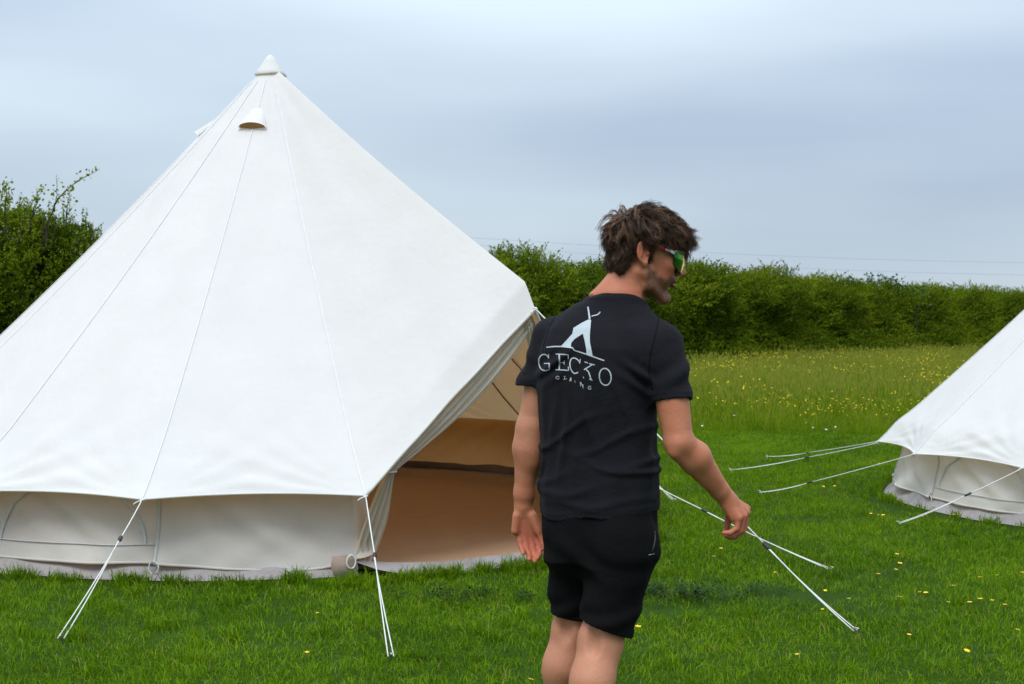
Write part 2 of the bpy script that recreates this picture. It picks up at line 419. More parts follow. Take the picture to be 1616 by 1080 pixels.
def build_meadow():
    rs = np.random.default_rng(21)
    vs = []
    for k in range(5):
        A = blades(190, 0.45, 0.16, 0.42, 0.005, 0.011, 0.45, rs, 0.05)
        B = blades(34, 0.45, 0.36, 0.60, 0.003, 0.0045, 0.22, rs, 0.25)
        # seed heads on the tall stems
        tips = B[0].reshape(-1, 5, 3)[:, 4]; n = len(tips)
        a = rs.random(n) * 6.28; sd_ = np.stack([np.cos(a), np.sin(a), 0 * a], 1) * 0.009
        hv = np.stack([tips - [0, 0, 0.05], tips - sd_ - [0, 0, 0.02], tips + [0, 0, 0.035], tips + sd_ - [0, 0, 0.02]], 1).reshape(-1, 3)
        hf = np.arange(n * 4).reshape(-1, 4)
        V, F = join([(A[0], A[1]), (B[0], B[1]), (hv, [hf])])
        at = {'tint': np.concatenate([A[2]['tint'], B[2]['tint'], np.full(4 * n, 0.8)]), 'dry': np.concatenate([A[2]['dry'], B[2]['dry'], np.full(4 * n, 0.4)])}
        vs.append((V, F, at))
    gx = np.arange(-12, 34, 0.5); gy = np.arange(17.6, 72, 0.5)
    X, Yy = np.meshgrid(gx, gy); p = np.stack([X.ravel(), Yy.ravel()], 1) + rng.uniform(-0.25, 0.25, (X.size, 2))
    edge = 17.9 + 0.35 * np.sin(p[:, 0] * 0.9) + 0.2 * np.sin(p[:, 0] * 2.3)
    p = p[(p[:, 1] > edge) & (p[:, 1] < hedge_y(p[:, 0]) + 0.3) & (np.abs(p[:, 0]) < p[:, 1] * 0.40 + 2)]
    rot = np.zeros((len(p), 3)); rot[:, 2] = rng.random(len(p)) * 6.28
    s = 0.85 + 0.3 * rng.random(len(p)) + 0.2 * snoise(p, 0.12, 9)
    s *= np.clip(0.42 + (p[:, 1] - 17.9) / 4.0, 0.42, 1.0)       # the sward thickens away from the mown edge
    tag(scatter('meadow_grass', vs, np.concatenate([p, np.zeros((len(p), 1))], 1), rot, s, M['meadow'], seed=8), 'tall unmown meadow grass in front of the hedge', 'grass', kind='stuff')
    # buttercups standing in the meadow, far too many to count
    def flower(rad, petals, h):
        parts = []
        for k in range(petals):
            a = k * 6.2832 / petals
            d = np.array([math.cos(a), math.sin(a), 0]); sd_ = np.array([-d[1], d[0], 0])
            parts.append((np.array([[0, 0, h], d * rad * 0.6 - sd_ * rad * 0.42 + [0, 0, h + rad * 0.35], d * rad + [0, 0, h + rad * 0.55], d * rad * 0.6 + sd_ * rad * 0.42 + [0, 0, h + rad * 0.35]]), [np.array([[0, 1, 2, 3]])]))
        return join(parts)
    def patch(n, rad, petals, hs, spread):
        parts = []
        for k in range(n):
            V, F = flower(rad, petals, 0)
            a = rs.random() * 6.28; rr = spread * math.sqrt(rs.random())
            tl = rs.uniform(-0.6, 0.6, 2)
            V = V @ np.array(Matrix.Rotation(tl[0], 3, 'X') @ Matrix.Rotation(tl[1], 3, 'Y')).T
            parts.append((V + [rr * math.cos(a), rr * math.sin(a), hs * (0.75 + 0.35 * rs.random())], F))
        V, F = join(parts); return V, F, {}
    vs = [patch(7, 0.0165, 5, 0.52, 0.45) for k in range(5)]
    n = 5200
    X = rng.uniform(-6, 34, n); Yy = 19.0 + 44 * rng.random(n) ** 1.05
    p = np.stack([X, Yy], 1); dens = snoise(p, 0.085, 4) * 0.6 + snoise(p, 0.3, 6) * 0.5
    k = (p[:, 1] < hedge_y(p[:, 0]) - 0.5) & (dens > 0.10) & (np.abs(p[:, 0]) < p[:, 1] * 0.40 + 1)
    p = p[k]
    cl = []                                      # the bright drifts near the mown edge
    for x, y, m, sx in ((1290, 641, 10, 1.1), (1390, 643, 16, 1.3), (1160, 636, 7, 0.9), (1120, 590, 14, 1.6), (1440, 630, 8, 1.4), (1200, 600, 8, 2.0)):
        c = G(x, y, 0.3)[:2]; cl.append(c + rng.normal(size=(m, 2)) * [sx * 0.5, 0.5])
    p = np.concatenate([p] + cl)
    rot = np.zeros((len(p), 3)); rot[:, 2] = rng.random(len(p)) * 6.28
    s = np.clip(0.5 + (p[:, 1] - 18) / 8, 0.6, 1.0)
    tag(scatter('meadow_buttercups', vs, np.concatenate([p, np.zeros((len(p), 1))], 1), rot, s, M['petal'], seed=2), 'drifts of small yellow buttercups all through the meadow', 'flowers', kind='stuff')
    vs = [patch(2, 0.015, 6, 0.16, 0.18) for k in range(4)]
    p = []
    for x, y, m in ((1135, 668, 2), (1112, 664, 1), (1320, 683, 2), (1292, 686, 1), (1116, 680, 1), (1205, 676, 1)):
        p.append(G(x, y, 0.1)[:2] + rng.normal(size=(m, 2)) * [0.25, 0.2])
    p = np.concatenate(p)
    rot = np.zeros((len(p), 3)); rot[:, 2] = rng.random(len(p)) * 6.28
    tag(scatter('white_meadow_flowers', vs, np.concatenate([p, np.zeros((len(p), 1))], 1), rot, np.full(len(p), 1.0), M['wpetal'], seed=2), 'tiny white flowers scattered where lawn meets meadow', 'flowers', kind='stuff')
build_meadow()

# ------------------------------------------------------------------ hedge
def spray(rs, length=0.5, nleaf=40, leaf=0.05, droop=0.25, side_twigs=3):
    """one leafy shoot along +Z: a thin stem, side twigs and folded leaves"""
    parts, tint = [], []
    def twig(a, b, r0, n):
        t = np.linspace(0, 1, n)[:, None]; pts = a + (b - a) * t
        pts[1:-1] += rs.normal(size=(n - 2, 3)) * 0.012
        V, F = tube(pts, np.linspace(r0, r0 * 0.35, n), 3, False); parts.append((V, F)); tint.append(np.full(len(V), -1.0))
        return pts
    stems = [twig(np.zeros(3), np.array([rs.normal() * droop * length, rs.normal() * droop * length, length]), 0.005, 5)]
    for k in range(side_twigs):
        b = stems[0][rs.integers(0, 4)]; d = rs.normal(size=3); d[2] = abs(d[2]) + 0.4; d /= np.linalg.norm(d)
        stems.append(twig(b, b + d * length * rs.uniform(0.35, 0.6), 0.003, 4))
    for k in range(nleaf):
        st = stems[rs.integers(0, len(stems))]; u = rs.random() ** 0.7 * (len(st) - 1); i = min(int(u), len(st) - 2)
        b = st[i] + (st[i + 1] - st[i]) * (u - i)
        d = rs.normal(size=3); d[2] += 0.5; d /= np.linalg.norm(d)
        s = np.cross(d, rs.normal(size=3)); s /= np.linalg.norm(s); nn = np.cross(s, d)
        L = leaf * rs.uniform(0.6, 1.25); w = L * 0.34
        V = np.array([b, b + d * L * 0.5 + s * w + nn * w * 0.35, b + d * L, b + d * L * 0.5 - s * w + nn * w * 0.35])
        parts.append((V, [np.array([[0, 1, 2], [0, 2, 3]])])); tint.append(np.full(4, rs.random() * 0.7 + 0.15))
    V, F = join(parts)
    return V, F, {'tint': np.concatenate(tint)}

HU = np.array([1, 1.2]) / math.hypot(1, 1.2); HN = np.array([HU[1], -HU[0]])
def hedge_height(X):
    return np.interp(X, [-20, -9.6, -8.4, -7.4, -6.2, -4, 0.3, 1.2, 5, 12, 22, 60], [2.95, 3.2, 3.0, 2.55, 2.1, 2.15, 2.42, 2.25, 2.33, 2.10, 2.04, 1.98])
def hedge_points(x0, x1, dens, rs):
    n = int(abs(x1 - x0) / HU[0] * 4.6 * dens)
    X = rs.uniform(x0, x1, n); base = np.stack([X, hedge_y(X)], 1)
    H = hedge_height(X) * (1 + 0.075 * snoise(np.stack([X, 0 * X], 1), 0.55, 2))
    q = rs.random(n)
    front = q < 0.62; z = np.where(front, H * (0.03 + 0.97 * rs.random(n)), H)
    w = np.where(front, 0.0, rs.uniform(0.0, 1.6, n))
    lump = snoise(np.stack([X * 1.0, z * 1.4], 1), 0.42, 12, 2) * 0.60
    taper = np.clip((z / H - 0.6) / 0.4, 0, 1) ** 2 * 0.45
    off = np.where(front, lump - taper + 0.1, -w + lump * 0.3)
    zz = np.where(front, z, H - 0.25 * (w / 1.6 - 0.5) ** 2 * 1.6 + lump * 0.3)
    p = np.concatenate([base + HN * off[:, None], zz[:, None]], 1)
    out = np.where(front[:, None], np.concatenate([HN, [0.65]])[None], np.array([0, 0, 1.0])[None])
    d = out + rs.normal(size=(n, 3)) * 0.42
    topness = np.clip(z / H, 0, 1)[:, None] ** 3
    d = d * (1 - 0.35 * topness) + np.array([0, 0, 1.0]) * (0.55 * topness); d /= np.linalg.norm(d, axis=1)[:, None]
    rot = np.stack([np.zeros(n), np.arccos(np.clip(d[:, 2], -1, 1)), np.arctan2(d[:, 1], d[:, 0])], 1)
    s = rs.uniform(0.65, 1.15, n)
    return p, rot, s
def hedge_core(x0, x1):  # lumpy solid mass added behind the leaves to stop light, not modelled twigs
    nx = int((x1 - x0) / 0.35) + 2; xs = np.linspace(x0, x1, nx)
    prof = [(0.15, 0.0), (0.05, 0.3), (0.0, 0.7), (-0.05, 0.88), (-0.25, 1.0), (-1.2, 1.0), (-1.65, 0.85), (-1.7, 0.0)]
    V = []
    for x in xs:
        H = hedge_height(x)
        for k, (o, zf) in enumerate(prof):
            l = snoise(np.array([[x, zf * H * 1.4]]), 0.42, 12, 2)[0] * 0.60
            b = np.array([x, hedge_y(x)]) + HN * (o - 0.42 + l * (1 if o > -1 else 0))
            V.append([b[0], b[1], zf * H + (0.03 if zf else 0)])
    return mesh_np('light_block_core', np.array(V), [grid_faces(nx, len(prof))[:, ::-1]])

def build_hedges():
    rs = np.random.default_rng(31)
    M['hedge_wood'] = M['bark']
    vs = [spray(rs, rs.uniform(0.45, 0.66), 62, 0.046, 0.16, 3) for k in range(7)]
    h = empty('hawthorn_hedge', (10, 45, 0))
    tag(h, 'long clipped green hawthorn hedge along the back of the meadow', 'hedge')
    p, rot, s = hedge_points(-5.2, 46, 85, rs)
    tag(scatter('foliage', vs, p, rot, s, M['hedge'], h, 4), kind='stuff')
    put('light_block_core', hedge_core(-5.2, 46), M['core'], h)
    # feathery new growth above the cut line
    n = 2600; X = rs.uniform(-5, 44, n); b = np.stack([X, hedge_y(X)], 1) - HN * rs.uniform(-0.1, 1.0, (n, 1))
    z = hedge_height(X) - 0.05; keep = snoise(np.stack([X, 0 * X], 1), 0.35, 8) > -0.35
    p = np.concatenate([b, z[:, None]], 1)[keep]; n = len(p)
    vt = [spray(rs, rs.uniform(0.5, 0.75), 26, 0.045, 0.10, 2) for k in range(5)]
    rot = np.stack([np.zeros(n), np.abs(rs.normal(size=n)) * 0.22, rs.random(n) * 6.28], 1)
    tag(scatter('new_shoots', vt, p, rot, 0.3 + 0.85 * rs.random(n) ** 1.8, M['hedge'], h, 4), kind='stuff')

    # the near, overgrown end on the left
    b = empty('overgrown_hawthorn_bush', (-9.5, 22, 0))
    tag(b, 'tall overgrown dark green hawthorn bush left of the big tent', 'bush')
    p, rot, s = hedge_points(-19, -5.2, 90, rs)
    vs2 = [spray(rs, rs.uniform(0.45, 0.66), 70, 0.048, 0.16, 3) for k in range(6)]
    tag(scatter('foliage', vs2, p, rot, s * 0.95, M['hedge'], b, 9), kind='stuff')
    put('light_block_core', hedge_core(-19, -5.2), M['core'], b)
    # upright leaders and one long shoot leaning out to the right
    def leader(px, Y, leaf_n, r0, name='shoot'):
        pts = np.array([P(x, y, Y) for x, y in px]); t = np.linspace(0, len(pts) - 1, 14)
        pts = np.stack([np.interp(t, np.arange(len(pts)), pts[:, k]) for k in range(3)], 1)
        pts[1:] += rs.normal(size=(13, 3)) * [0.008, 0.03, 0.008]
        V, F = tube(pts, np.linspace(r0, 0.003, 14), 5); parts = [(V, F)]; tint = [np.full(len(V), 0.0)]; midx = [np.zeros(sum(len(f) for f in F), int)]
        lv, lt = [], []
        for k in range(leaf_n):
            i = rs.integers(2, 13); u = rs.random(); bb = pts[i] + (pts[min(i + 1, 13)] - pts[i]) * u
            bb = bb + rs.normal(size=3) * np.array([0.045, 0.07, 0.045])
            d = rs.normal(size=3); d[2] += 0.4; d /= np.linalg.norm(d); sv = np.cross(d, rs.normal(size=3)); sv /= np.linalg.norm(sv); nn = np.cross(sv, d)
            L = rs.uniform(0.035, 0.075); w = L * 0.36
            lv.append((np.array([bb, bb + d * L * .5 + sv * w + nn * w * .3, bb + d * L, bb + d * L * .5 - sv * w + nn * w * .3]), [np.array([[0, 1, 2], [0, 2, 3]])])); lt.append(np.full(4, rs.random() * 0.6 + 0.3))
        put(name, mesh_np(name, V, F), M['bark'], b)
        V, F = join(lv); o = put('shoot_leaves', mesh_np('shoot_leaves', V, F, None, {'tint': np.concatenate(lt)}), M['hedge'], b, False); tag(o, kind='stuff')
    leader([(68, 385), (74, 350), (88, 320), (112, 292), (135, 278), (157, 267)], 23.5, 60, 0.02)
    leader([(104, 360), (104, 335), (109, 312), (113, 296)], 23.5, 42, 0.014)
    leader([(86, 335), (90, 305), (90, 276)], 23.6, 20, 0.01)
    leader([(6, 370), (8, 320), (12, 288)], 23.0, 170, 0.02)
    leader([(45, 370), (55, 330), (65, 300)], 23.2, 130, 0.018)
    leader([(30, 385), (36, 345), (40, 318)], 23.1, 110, 0.018)
    leader([(115, 400), (124, 385), (128, 364)], 23.6, 60, 0.014)
    leader([(-20, 370), (-16, 320), (-20, 270)], 22.8, 120, 0.018)
    for k, (x, y0, y1) in enumerate(((75, 375, 345), (85, 375, 338), (133, 385, 355), (143, 380, 350), (120, 390, 352), (66, 370, 340))):
        V, F = tube([P(x, y0 + 15, 23.7), P(x + 1, (y0 + y1) / 2, 23.7), P(x + 4 - k % 3, y1, 23.7)], [0.012, 0.009, 0.004], 5)
        put('bare_twig', mesh_np('bare_twig', V, F), M['bark'], b)

    # broader leaved shrub whose shoots stand above the hedge
    def elder(label, spots, Y, sz=1.0):
        base = P(np.mean([s_[0] for s_ in spots]), 500, Y); e = empty('elder_shrub', (base[0], Y, 0)); tag(e, label, 'shrub')
        lv, lt, st = [], [], []
        for (x, y) in spots:
            top = P(x, y, Y); b0 = np.array([top[0] + rs.normal() * 0.2, Y + rs.normal() * 0.2, 0.0])
            pts = np.array([b0, b0 + [0.0, 0, top[2] * 0.5], (b0 + [0, 0, top[2] * .5]) * 0.3 + top * 0.7 - [0, 0, 0.1], top])
            st.append(tube(pts, [0.03, 0.022, 0.014, 0.006], 5))
            for k in range(46):
                u = rs.random() ** 1.4 * 0.75; bb = top - np.array([0, 0, u]) + rs.normal(size=3) * np.array([0.10 + 0.12 * u, 0.12, 0.04])
                d = rs.normal(size=3); d[2] -= 0.1; d /= np.linalg.norm(d); sv = np.cross(d, rs.normal(size=3)); sv /= np.linalg.norm(sv); nn = np.cross(sv, d)
                L = rs.uniform(0.08, 0.14) * sz; w = L * 0.36
                lv.append((np.array([bb, bb + d * L * .5 + sv * w + nn * w * .3, bb + d * L, bb + d * L * .5 - sv * w + nn * w * .3]), [np.array([[0, 1, 2], [0, 2, 3]])])); lt.append(np.full(4, rs.random() * 0.7 + 0.1))
        V, F = join(st); put('stems', mesh_np('stems', V, F), M['bark'], e)
        V, F = join(lv); tag(put('foliage', mesh_np('foliage', V, F, None, {'tint': np.concatenate(lt)}), M['elder'], e, False), kind='stuff')
    elder('dark broad-leaved shrub standing above the hedge top on the right', [(1352, 440), (1370, 433), (1392, 434), (1410, 439), (1425, 445), (1440, 450), (1382, 446), (1456, 454)], 49.8)
    elder('small dark leafy shrub poking over the hedge beside the man\'s face', [(1116, 424), (1126, 430), (1134, 428)], 41.0)
build_hedges()

# ------------------------------------------------------------------ power cables far beyond the hedge
def build_cables():
    for lab, pts in (('upper thin power cable crossing the sky beyond the hedge', [(560, 366), (780, 377), (1100, 399), (1400, 411), (1800, 418)]),
                     ('lower thin power cable crossing the sky beyond the hedge', [(560, 376), (780, 388), (1100, 416), (1400, 430), (1800, 438)])):
        q = np.array([P(x, y, 140) for x, y in pts]); t = np.linspace(0, 4, 25)
        pp = np.stack([np.interp(t, np.arange(5), q[:, k]) for k in range(3)], 1)
        for _ in range(6): pp[1:-1] = (pp[:-2] + 2 * pp[1:-1] + pp[2:]) / 4
        V, F = tube(pp, 0.008, 5)
        tag(put('power_cable', mesh_np('power_cable', V, F), M['cable']), lab, 'cable', 'power cables in the sky')
build_cables()

# ------------------------------------------------------------------ bell tents
def tent(name, label, c, Rc, Rw, Hp, ze, zw, az, door, seed, glow_layer=False):
    """az: eave corner angles in order (the door lies between az[-1] and az[0] + 360);  door: (apex radius, apex height)"""
    rs = np.random.default_rng(seed)
    root = empty(name, (c[0], c[1], 0)); tag(root, label, 'tent', 'bell tents on the lawn')
    c3 = np.array([c[0], c[1], 0])
    nc = len(az)
    sag = 0.055
    def prof(t):
        """corner line from the peak (0) to the guyed corner (1): straight to the wall head, then flatter"""
        t = np.asarray(t, float); k = 0.92
        r1 = (Rw + 0.02) * (t / k); z1 = Hp + (zw + 0.02 - Hp) * (t / k) - sag * np.sin(np.pi * np.clip(t / k, 0, 1))
        u = np.clip((t - k) / (1 - k), 0, 1)
        r = np.where(t < k, r1, Rw + 0.02 + (Rc - Rw - 0.02) * u)
        z = np.where(t < k, z1, zw + 0.02 + (ze - zw - 0.02) * u)
        z = z + 0.018 * np.exp(-((t - k) / 0.035) ** 2)          # the canvas rounds over the wall head
        return r, z
    nt_, nu = 60, 25
    ts = np.concatenate([np.linspace(0.012, 0.9, nt_ - 14), np.linspace(0.915, 1.0, 14)])
    def place(phi, r, z):
        phi, r, z = np.broadcast_arrays(np.asarray(phi, float), np.asarray(r, float), np.asarray(z, float))
        return np.stack([c3[0] + r * np.sin(phi), c3[1] - r * np.cos(phi), z], -1)
    # ---- roof gores
    for i in range(nc - 1):
        a0, a1 = az[i], az[i + 1]; u = np.linspace(0, 1, nu); T, U = np.meshgrid(ts, u, indexing='ij')
        phi = a0 + (a1 - a0) * U; w = 4 * U * (1 - U)
        r, z = prof(T); h = (a1 - a0) / 2
        pr = np.cos(h) / np.cos(phi - (a0 + a1) / 2) * 0.6 + 0.4     # partly flattened between the seams
        r = r * (1 - (1 - pr)) * (1 - w * 0.028 * T ** 9)
        z = z + w * 0.016 * T ** 6
        # tension creases running up from the two guyed corners and a slow billow
        wdt = Rc * (a1 - a0); L = math.hypot(Rc, Hp)
        disp = 0
        for k, (uu, sg) in enumerate(((U, 1), (1 - U, -1))):
            dx, dy = uu * wdt * T, (1 - T) * L; dist = np.hypot(dx, dy) + 1e-4; ang = np.arctan2(dx, dy)
            wob = rs.uniform(0.3, 1.0) * (1.5 if (i + k) % 2 else 0.9)
            disp = disp + 0.011 * wob * np.sin(ang * rs.uniform(16, 24) + dist * rs.uniform(2, 4) + rs.random() * 6) * np.exp(-(dist / 0.75) ** 1.5) * np.clip(ang * 2.5, 0, 1) * np.clip(dist / 0.15, 0, 1)
        bill = snoise(np.stack([U * 1.3 + i * 3.1, T * 2.6], -1), 0.7, seed + i, 2) * 0.014 * w * np.sin(np.pi * T)
        disp = (disp + bill) * np.sin(np.pi * np.clip(U, 0, 1)) ** 0.5
        Pm = place(phi, r + disp * 0.7, z + disp * 0.7)
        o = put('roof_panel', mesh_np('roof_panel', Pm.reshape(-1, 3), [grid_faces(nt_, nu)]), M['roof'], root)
        if glow_layer:  # layer added under the canvas only to tint the inside warm
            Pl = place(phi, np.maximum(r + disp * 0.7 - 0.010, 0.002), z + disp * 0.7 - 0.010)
            put('roof_glow_layer', mesh_np('roof_glow_layer', Pl[:-1].reshape(-1, 3), [grid_faces(nt_ - 1, nu)[:, ::-1]]), M['rglow'], root)
    # ---- the two panels that run out to the A-frame over the door
    ra, za = door; a_l, a_r = az[-1], az[0] + 2 * math.pi; mid = (a_l + a_r) / 2
    apex = place(np.array(mid), np.array(ra), np.array(za)); hood_dv = np.array([math.sin(mid), -math.cos(mid), 0])
    for sgn, a_c in ((0, a_l), (1, a_r)):
        r, z = prof(ts); seam = place(np.full(nt_, a_c), r, z)
        top = place(np.array(mid), np.array(prof(0.012)[0]), np.array(prof(0.012)[1]))
        tt = (ts - ts[0]) / (1 - ts[0])
        tk = 0.955
        ridge = top + (apex - top) * np.minimum(tt / tk, 1)[:, None]; ridge[:, 2] -= 0.035 * np.sin(np.pi * np.minimum(tt / tk, 1))
        ridge += np.clip((tt - tk) / (1 - tk), 0, 1)[:, None] * (hood_dv * 0.085 + np.array([0, 0, -0.165]))
        U = np.linspace(0, 1, 31)
        q = seam[:, None] * (1 - U)[None, :, None] + ridge[:, None] * U[None, :, None]
        w = 4 * U * (1 - U)
        inw = np.array([-math.sin(a_c), math.cos(a_c), 0.0])
        q += inw * (0.035 * tt[:, None] * w[None])[..., None]
        T2, U2 = np.meshgrid(tt, U, indexing='ij')
        cr = 0.010 * np.sin(U2 * 19 + T2 * 5 + seed) * np.exp(-((1 - T2) / 0.12) ** 1.2) * np.sin(np.pi * U2) + 0.012 * snoise(np.stack([U2 * 1.4, T2 * 2.5], -1), 0.8, seed + 40 + sgn, 2) * np.sin(np.pi * U2) * np.sin(np.pi * T2)
        q -= inw * cr[..., None]
        F = grid_faces(nt_, 31)
        put('roof_panel', mesh_np('roof_panel', q.reshape(-1, 3), [F if sgn == 0 else F[:, ::-1]]), M['roof'], root)
        if glow_layer: put('roof_glow_layer', mesh_np('roof_glow_layer', (q + inw * 0.010 - np.array([0, 0, 0.006])).reshape(-1, 3), [F[:, ::-1] if sgn == 0 else F]), M['rglow'], root)  # same added tint layer below the door panels
        # turned hem along the door edge
        V, Fh = tube(q[-1], 0.009, 6); put('door_hem', mesh_np('door_hem', V, Fh), M['roof'], root)
    # hood over the A-frame tip
    dv = np.array([math.sin(mid), -math.cos(mid), 0]); sv = np.array([math.cos(mid), math.sin(mid), 0])
    tip = apex + dv * 0.085 + np.array([0, 0, -0.165])
    # ---- seams (flat felled, a few mm proud)
    def strip(pts, nrm, wid, name, m):
        pts = np.asarray(pts); t = np.gradient(pts, axis=0); t /= np.linalg.norm(t, axis=1)[:, None]
        nrm = np.asarray(nrm, float) / np.linalg.norm(nrm, axis=-1, keepdims=True); s = np.cross(t, nrm); s /= np.linalg.norm(s, axis=1)[:, None]
        V = np.stack([pts - s * wid, pts - s * wid * .7 + nrm * 0.004, pts + s * wid * .7 + nrm * 0.004, pts + s * wid], 1).reshape(-1, 3)
        return put(name, mesh_np(name, V, [grid_faces(len(pts), 4)]), m, root)
    for i in range(nc):
        r, z = prof(ts[2:]); q = place(np.full(len(r), az[i]), r, z)
        nv = np.array([math.sin(az[i]), -math.cos(az[i]), 1.0])
        strip(q + nv * 0.0015, np.tile(nv, (len(q), 1)), 0.0035, 'roof_seam', M['seam'])
        if glow_layer: strip(place(np.full(len(r) - 3, az[i]), np.maximum(r[:-3] - 0.017, 0.002), z[:-3] - 0.017), np.tile(-nv, (len(q) - 3, 1)), 0.009, 'glow_layer_seam', M['glow_seam'])
    # ---- eave hem between the corners
    for i in range(nc - 1):
        u = np.linspace(0, 1, nu); phi = az[i] + (az[i + 1] - az[i]) * u; w = 4 * u * (1 - u); h = (az[i + 1] - az[i]) / 2
        pr = np.cos(h) / np.cos(phi - (az[i] + az[i + 1]) / 2) * 0.6 + 0.4
        r = Rc * pr * (1 - w * 0.028); q = place(phi, r, ze + w * 0.016)
        V, F = tube(q, 0.006, 6); put('eave_hem', mesh_np('eave_hem', V, F), M['roof'], root)
    # ---- wall panels with a hem that does not quite reach the ground
    nz = 26
    for i in range(nc - 1):
        u = np.linspace(0, 1, 29); phi = az[i] + (az[i + 1] - az[i]) * u
        zb = 0.092 + 0.020 * snoise(np.stack([phi * 1.0, phi * 0], -1), 0.45, seed + 3, 2)
        if i == nc - 2: zb = zb - np.interp(u, [0, 0.35, 0.6, 0.8, 0.92, 1.0], [0, 0.035, 0.055, 0.05, 0.03, 0.0])
        if i == nc - 3: zb = zb - 0.0 * u
        zt = zw - 0.06
        V = []
        for k in range(nz):
            f = k / (nz - 1); z = zt + (zb - zt) * f
            tens = 0.02 * np.sin(f * np.pi)
            ph2 = snoise(np.stack([u * 2.0 + i * 1.7 + f * 0.9, f * 0.8 + 0 * u], -1), 0.75, seed + 11 + i, 2)
            r = Rw - 0.035 + 0.085 * f - tens + 0.030 * f ** 1.3 * ph2 + 0.012 * np.abs(np.sin(u * np.pi)) * f
            diag = 0.016 * np.sin((u * 1.6 - f) * 11 + i * 2.0) * np.exp(-((u - f) / 0.35) ** 2) * np.sin(np.pi * f)
            V.append(place(phi, r + diag, z))
        V = np.array(V)
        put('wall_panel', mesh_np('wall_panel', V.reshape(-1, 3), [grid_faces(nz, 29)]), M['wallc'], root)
        if glow_layer:  # layer added behind the wall to carry the orange glow
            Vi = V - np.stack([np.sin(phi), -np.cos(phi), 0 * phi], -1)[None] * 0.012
            put('wall_glow_layer', mesh_np('wall_glow_layer', Vi.reshape(-1, 3), [grid_faces(nz, 29)[:, ::-1]]), M['wglow'], root)
        if i in (nc - 2, 0):
            # the free end of the wall curls in towards the rolled door
            e_ = V[:, -1] if i else V[:, 0]; a_e = az[i + 1] if i else az[0]; sg = 1 if i else -1
            tg = np.array([math.cos(a_e), math.sin(a_e), 0]) * sg; ng = np.array([-math.sin(a_e), math.cos(a_e), 0]); f = np.linspace(0, 1, nz)
            Vr = []
            for w_ in np.linspace(0, 1, 9):
                q = e_ + tg * (0.15 * np.sin(w_ * 1.5))[None] * (0.6 + 0.4 * f)[:, None] + ng * (0.16 * w_ ** 2)
                q[:, 2] += w_ ** 2 * 0.05 * f; q += ng * (0.010 * np.sin(w_ * 14 + f * 3))[:, None] * w_
                Vr.append(q)
            put('wall_return', mesh_np('wall_return', np.array(Vr).reshape(-1, 3), [grid_faces(9, nz)]), M['flap'], root)
        Vh, F = tube(V[-1], 0.008, 6); put('wall_hem', mesh_np('wall_hem', Vh, F), M['wallc'], root)
        nv = np.array([math.sin(az[i]), -math.cos(az[i]), 0.0])
        strip(V[:, 0] + nv * 0.006, np.tile(nv, (nz, 1)), 0.008, 'wall_seam', M['wseam'])
        # arched window cover on every second panel
        if (i + WIN[name]) % 3 == 0:
            ww, hh = 0.86, 0.80
            for nm, curve in (('window_zip', [(0.5 - ww / 2 * math.cos(a) * 1.0, 0.80 - hh * 0.92 * math.sin(a)) for a in np.linspace(0, math.pi, 33)]), ('window_sill_seam', [(x, 0.80) for x in np.linspace(0.02, 0.98, 20)])):
                pts, nn = [], []
                for (uu, ff) in curve:
                    jj, kk = uu * 28, ff * (nz - 1); j0, k0 = min(int(jj), 27), min(int(kk), nz - 2); fj, fk = jj - j0, kk - k0
                    q = (V[k0, j0] * (1 - fj) + V[k0, j0 + 1] * fj) * (1 - fk) + (V[k0 + 1, j0] * (1 - fj) + V[k0 + 1, j0 + 1] * fj) * fk
                    ph = az[i] + (az[i + 1] - az[i]) * uu; pts.append(q + np.array([math.sin(ph), -math.cos(ph), 0]) * 0.006); nn.append([math.sin(ph), -math.cos(ph), 0])
                strip(np.array(pts), np.array(nn), 0.009 if nm == 'window_zip' else 0.003, nm, M['winline'])
        # peg loop at the foot of each seam
        a = np.linspace(0, 2 * np.pi, 11); q0 = V[-1, 0] + nv * 0.012
        lp = q0 + np.stack([np.cos(a) * 0.028 * math.cos(az[i]), np.cos(a) * 0.028 * math.sin(az[i]), np.sin(a) * 0.035 - 0.02], 1)
        Vl, Fl = tube(lp, 0.004, 5, False); put('peg_loop', mesh_np('peg_loop', Vl, Fl), M['rope'], root)
    # ---- mud skirt / groundsheet edge outside the wall
    ph = np.linspace(az[0], az[-1], 260); sk = []
    for k, (dr, z) in enumerate(((-0.07, 0.170), (-0.03, 0.135), (0.035, 0.075), (0.080, 0.030), (0.12, 0.006))):
        wv = snoise(np.stack([ph * 3.0, ph * 0 + k * 0.3], -1), 0.9, seed + 20, 3)
        sk.append(place(ph, Rw + dr + 0.02 * wv * (k > 0), np.maximum(0.004, z + (0.018 * wv if k < 4 else 0))))
    put('mud_skirt', mesh_np('mud_skirt', np.array(sk).reshape(-1, 3), [grid_faces(5, 260)]), M['skirt'], root)
    # ---- groundsheet: a disc with a raised rim, bulging out under the door
    na, nr = 180, 22; th = np.linspace(0, 2 * np.pi, na, endpoint=False)
    rel = (th - mid + np.pi) % (2 * np.pi) - np.pi; half = (a_r - a_l) / 2
    indoor = np.clip(1 - (np.abs(rel) / (half * 1.06)) ** 6, 0, 1)
    V = []
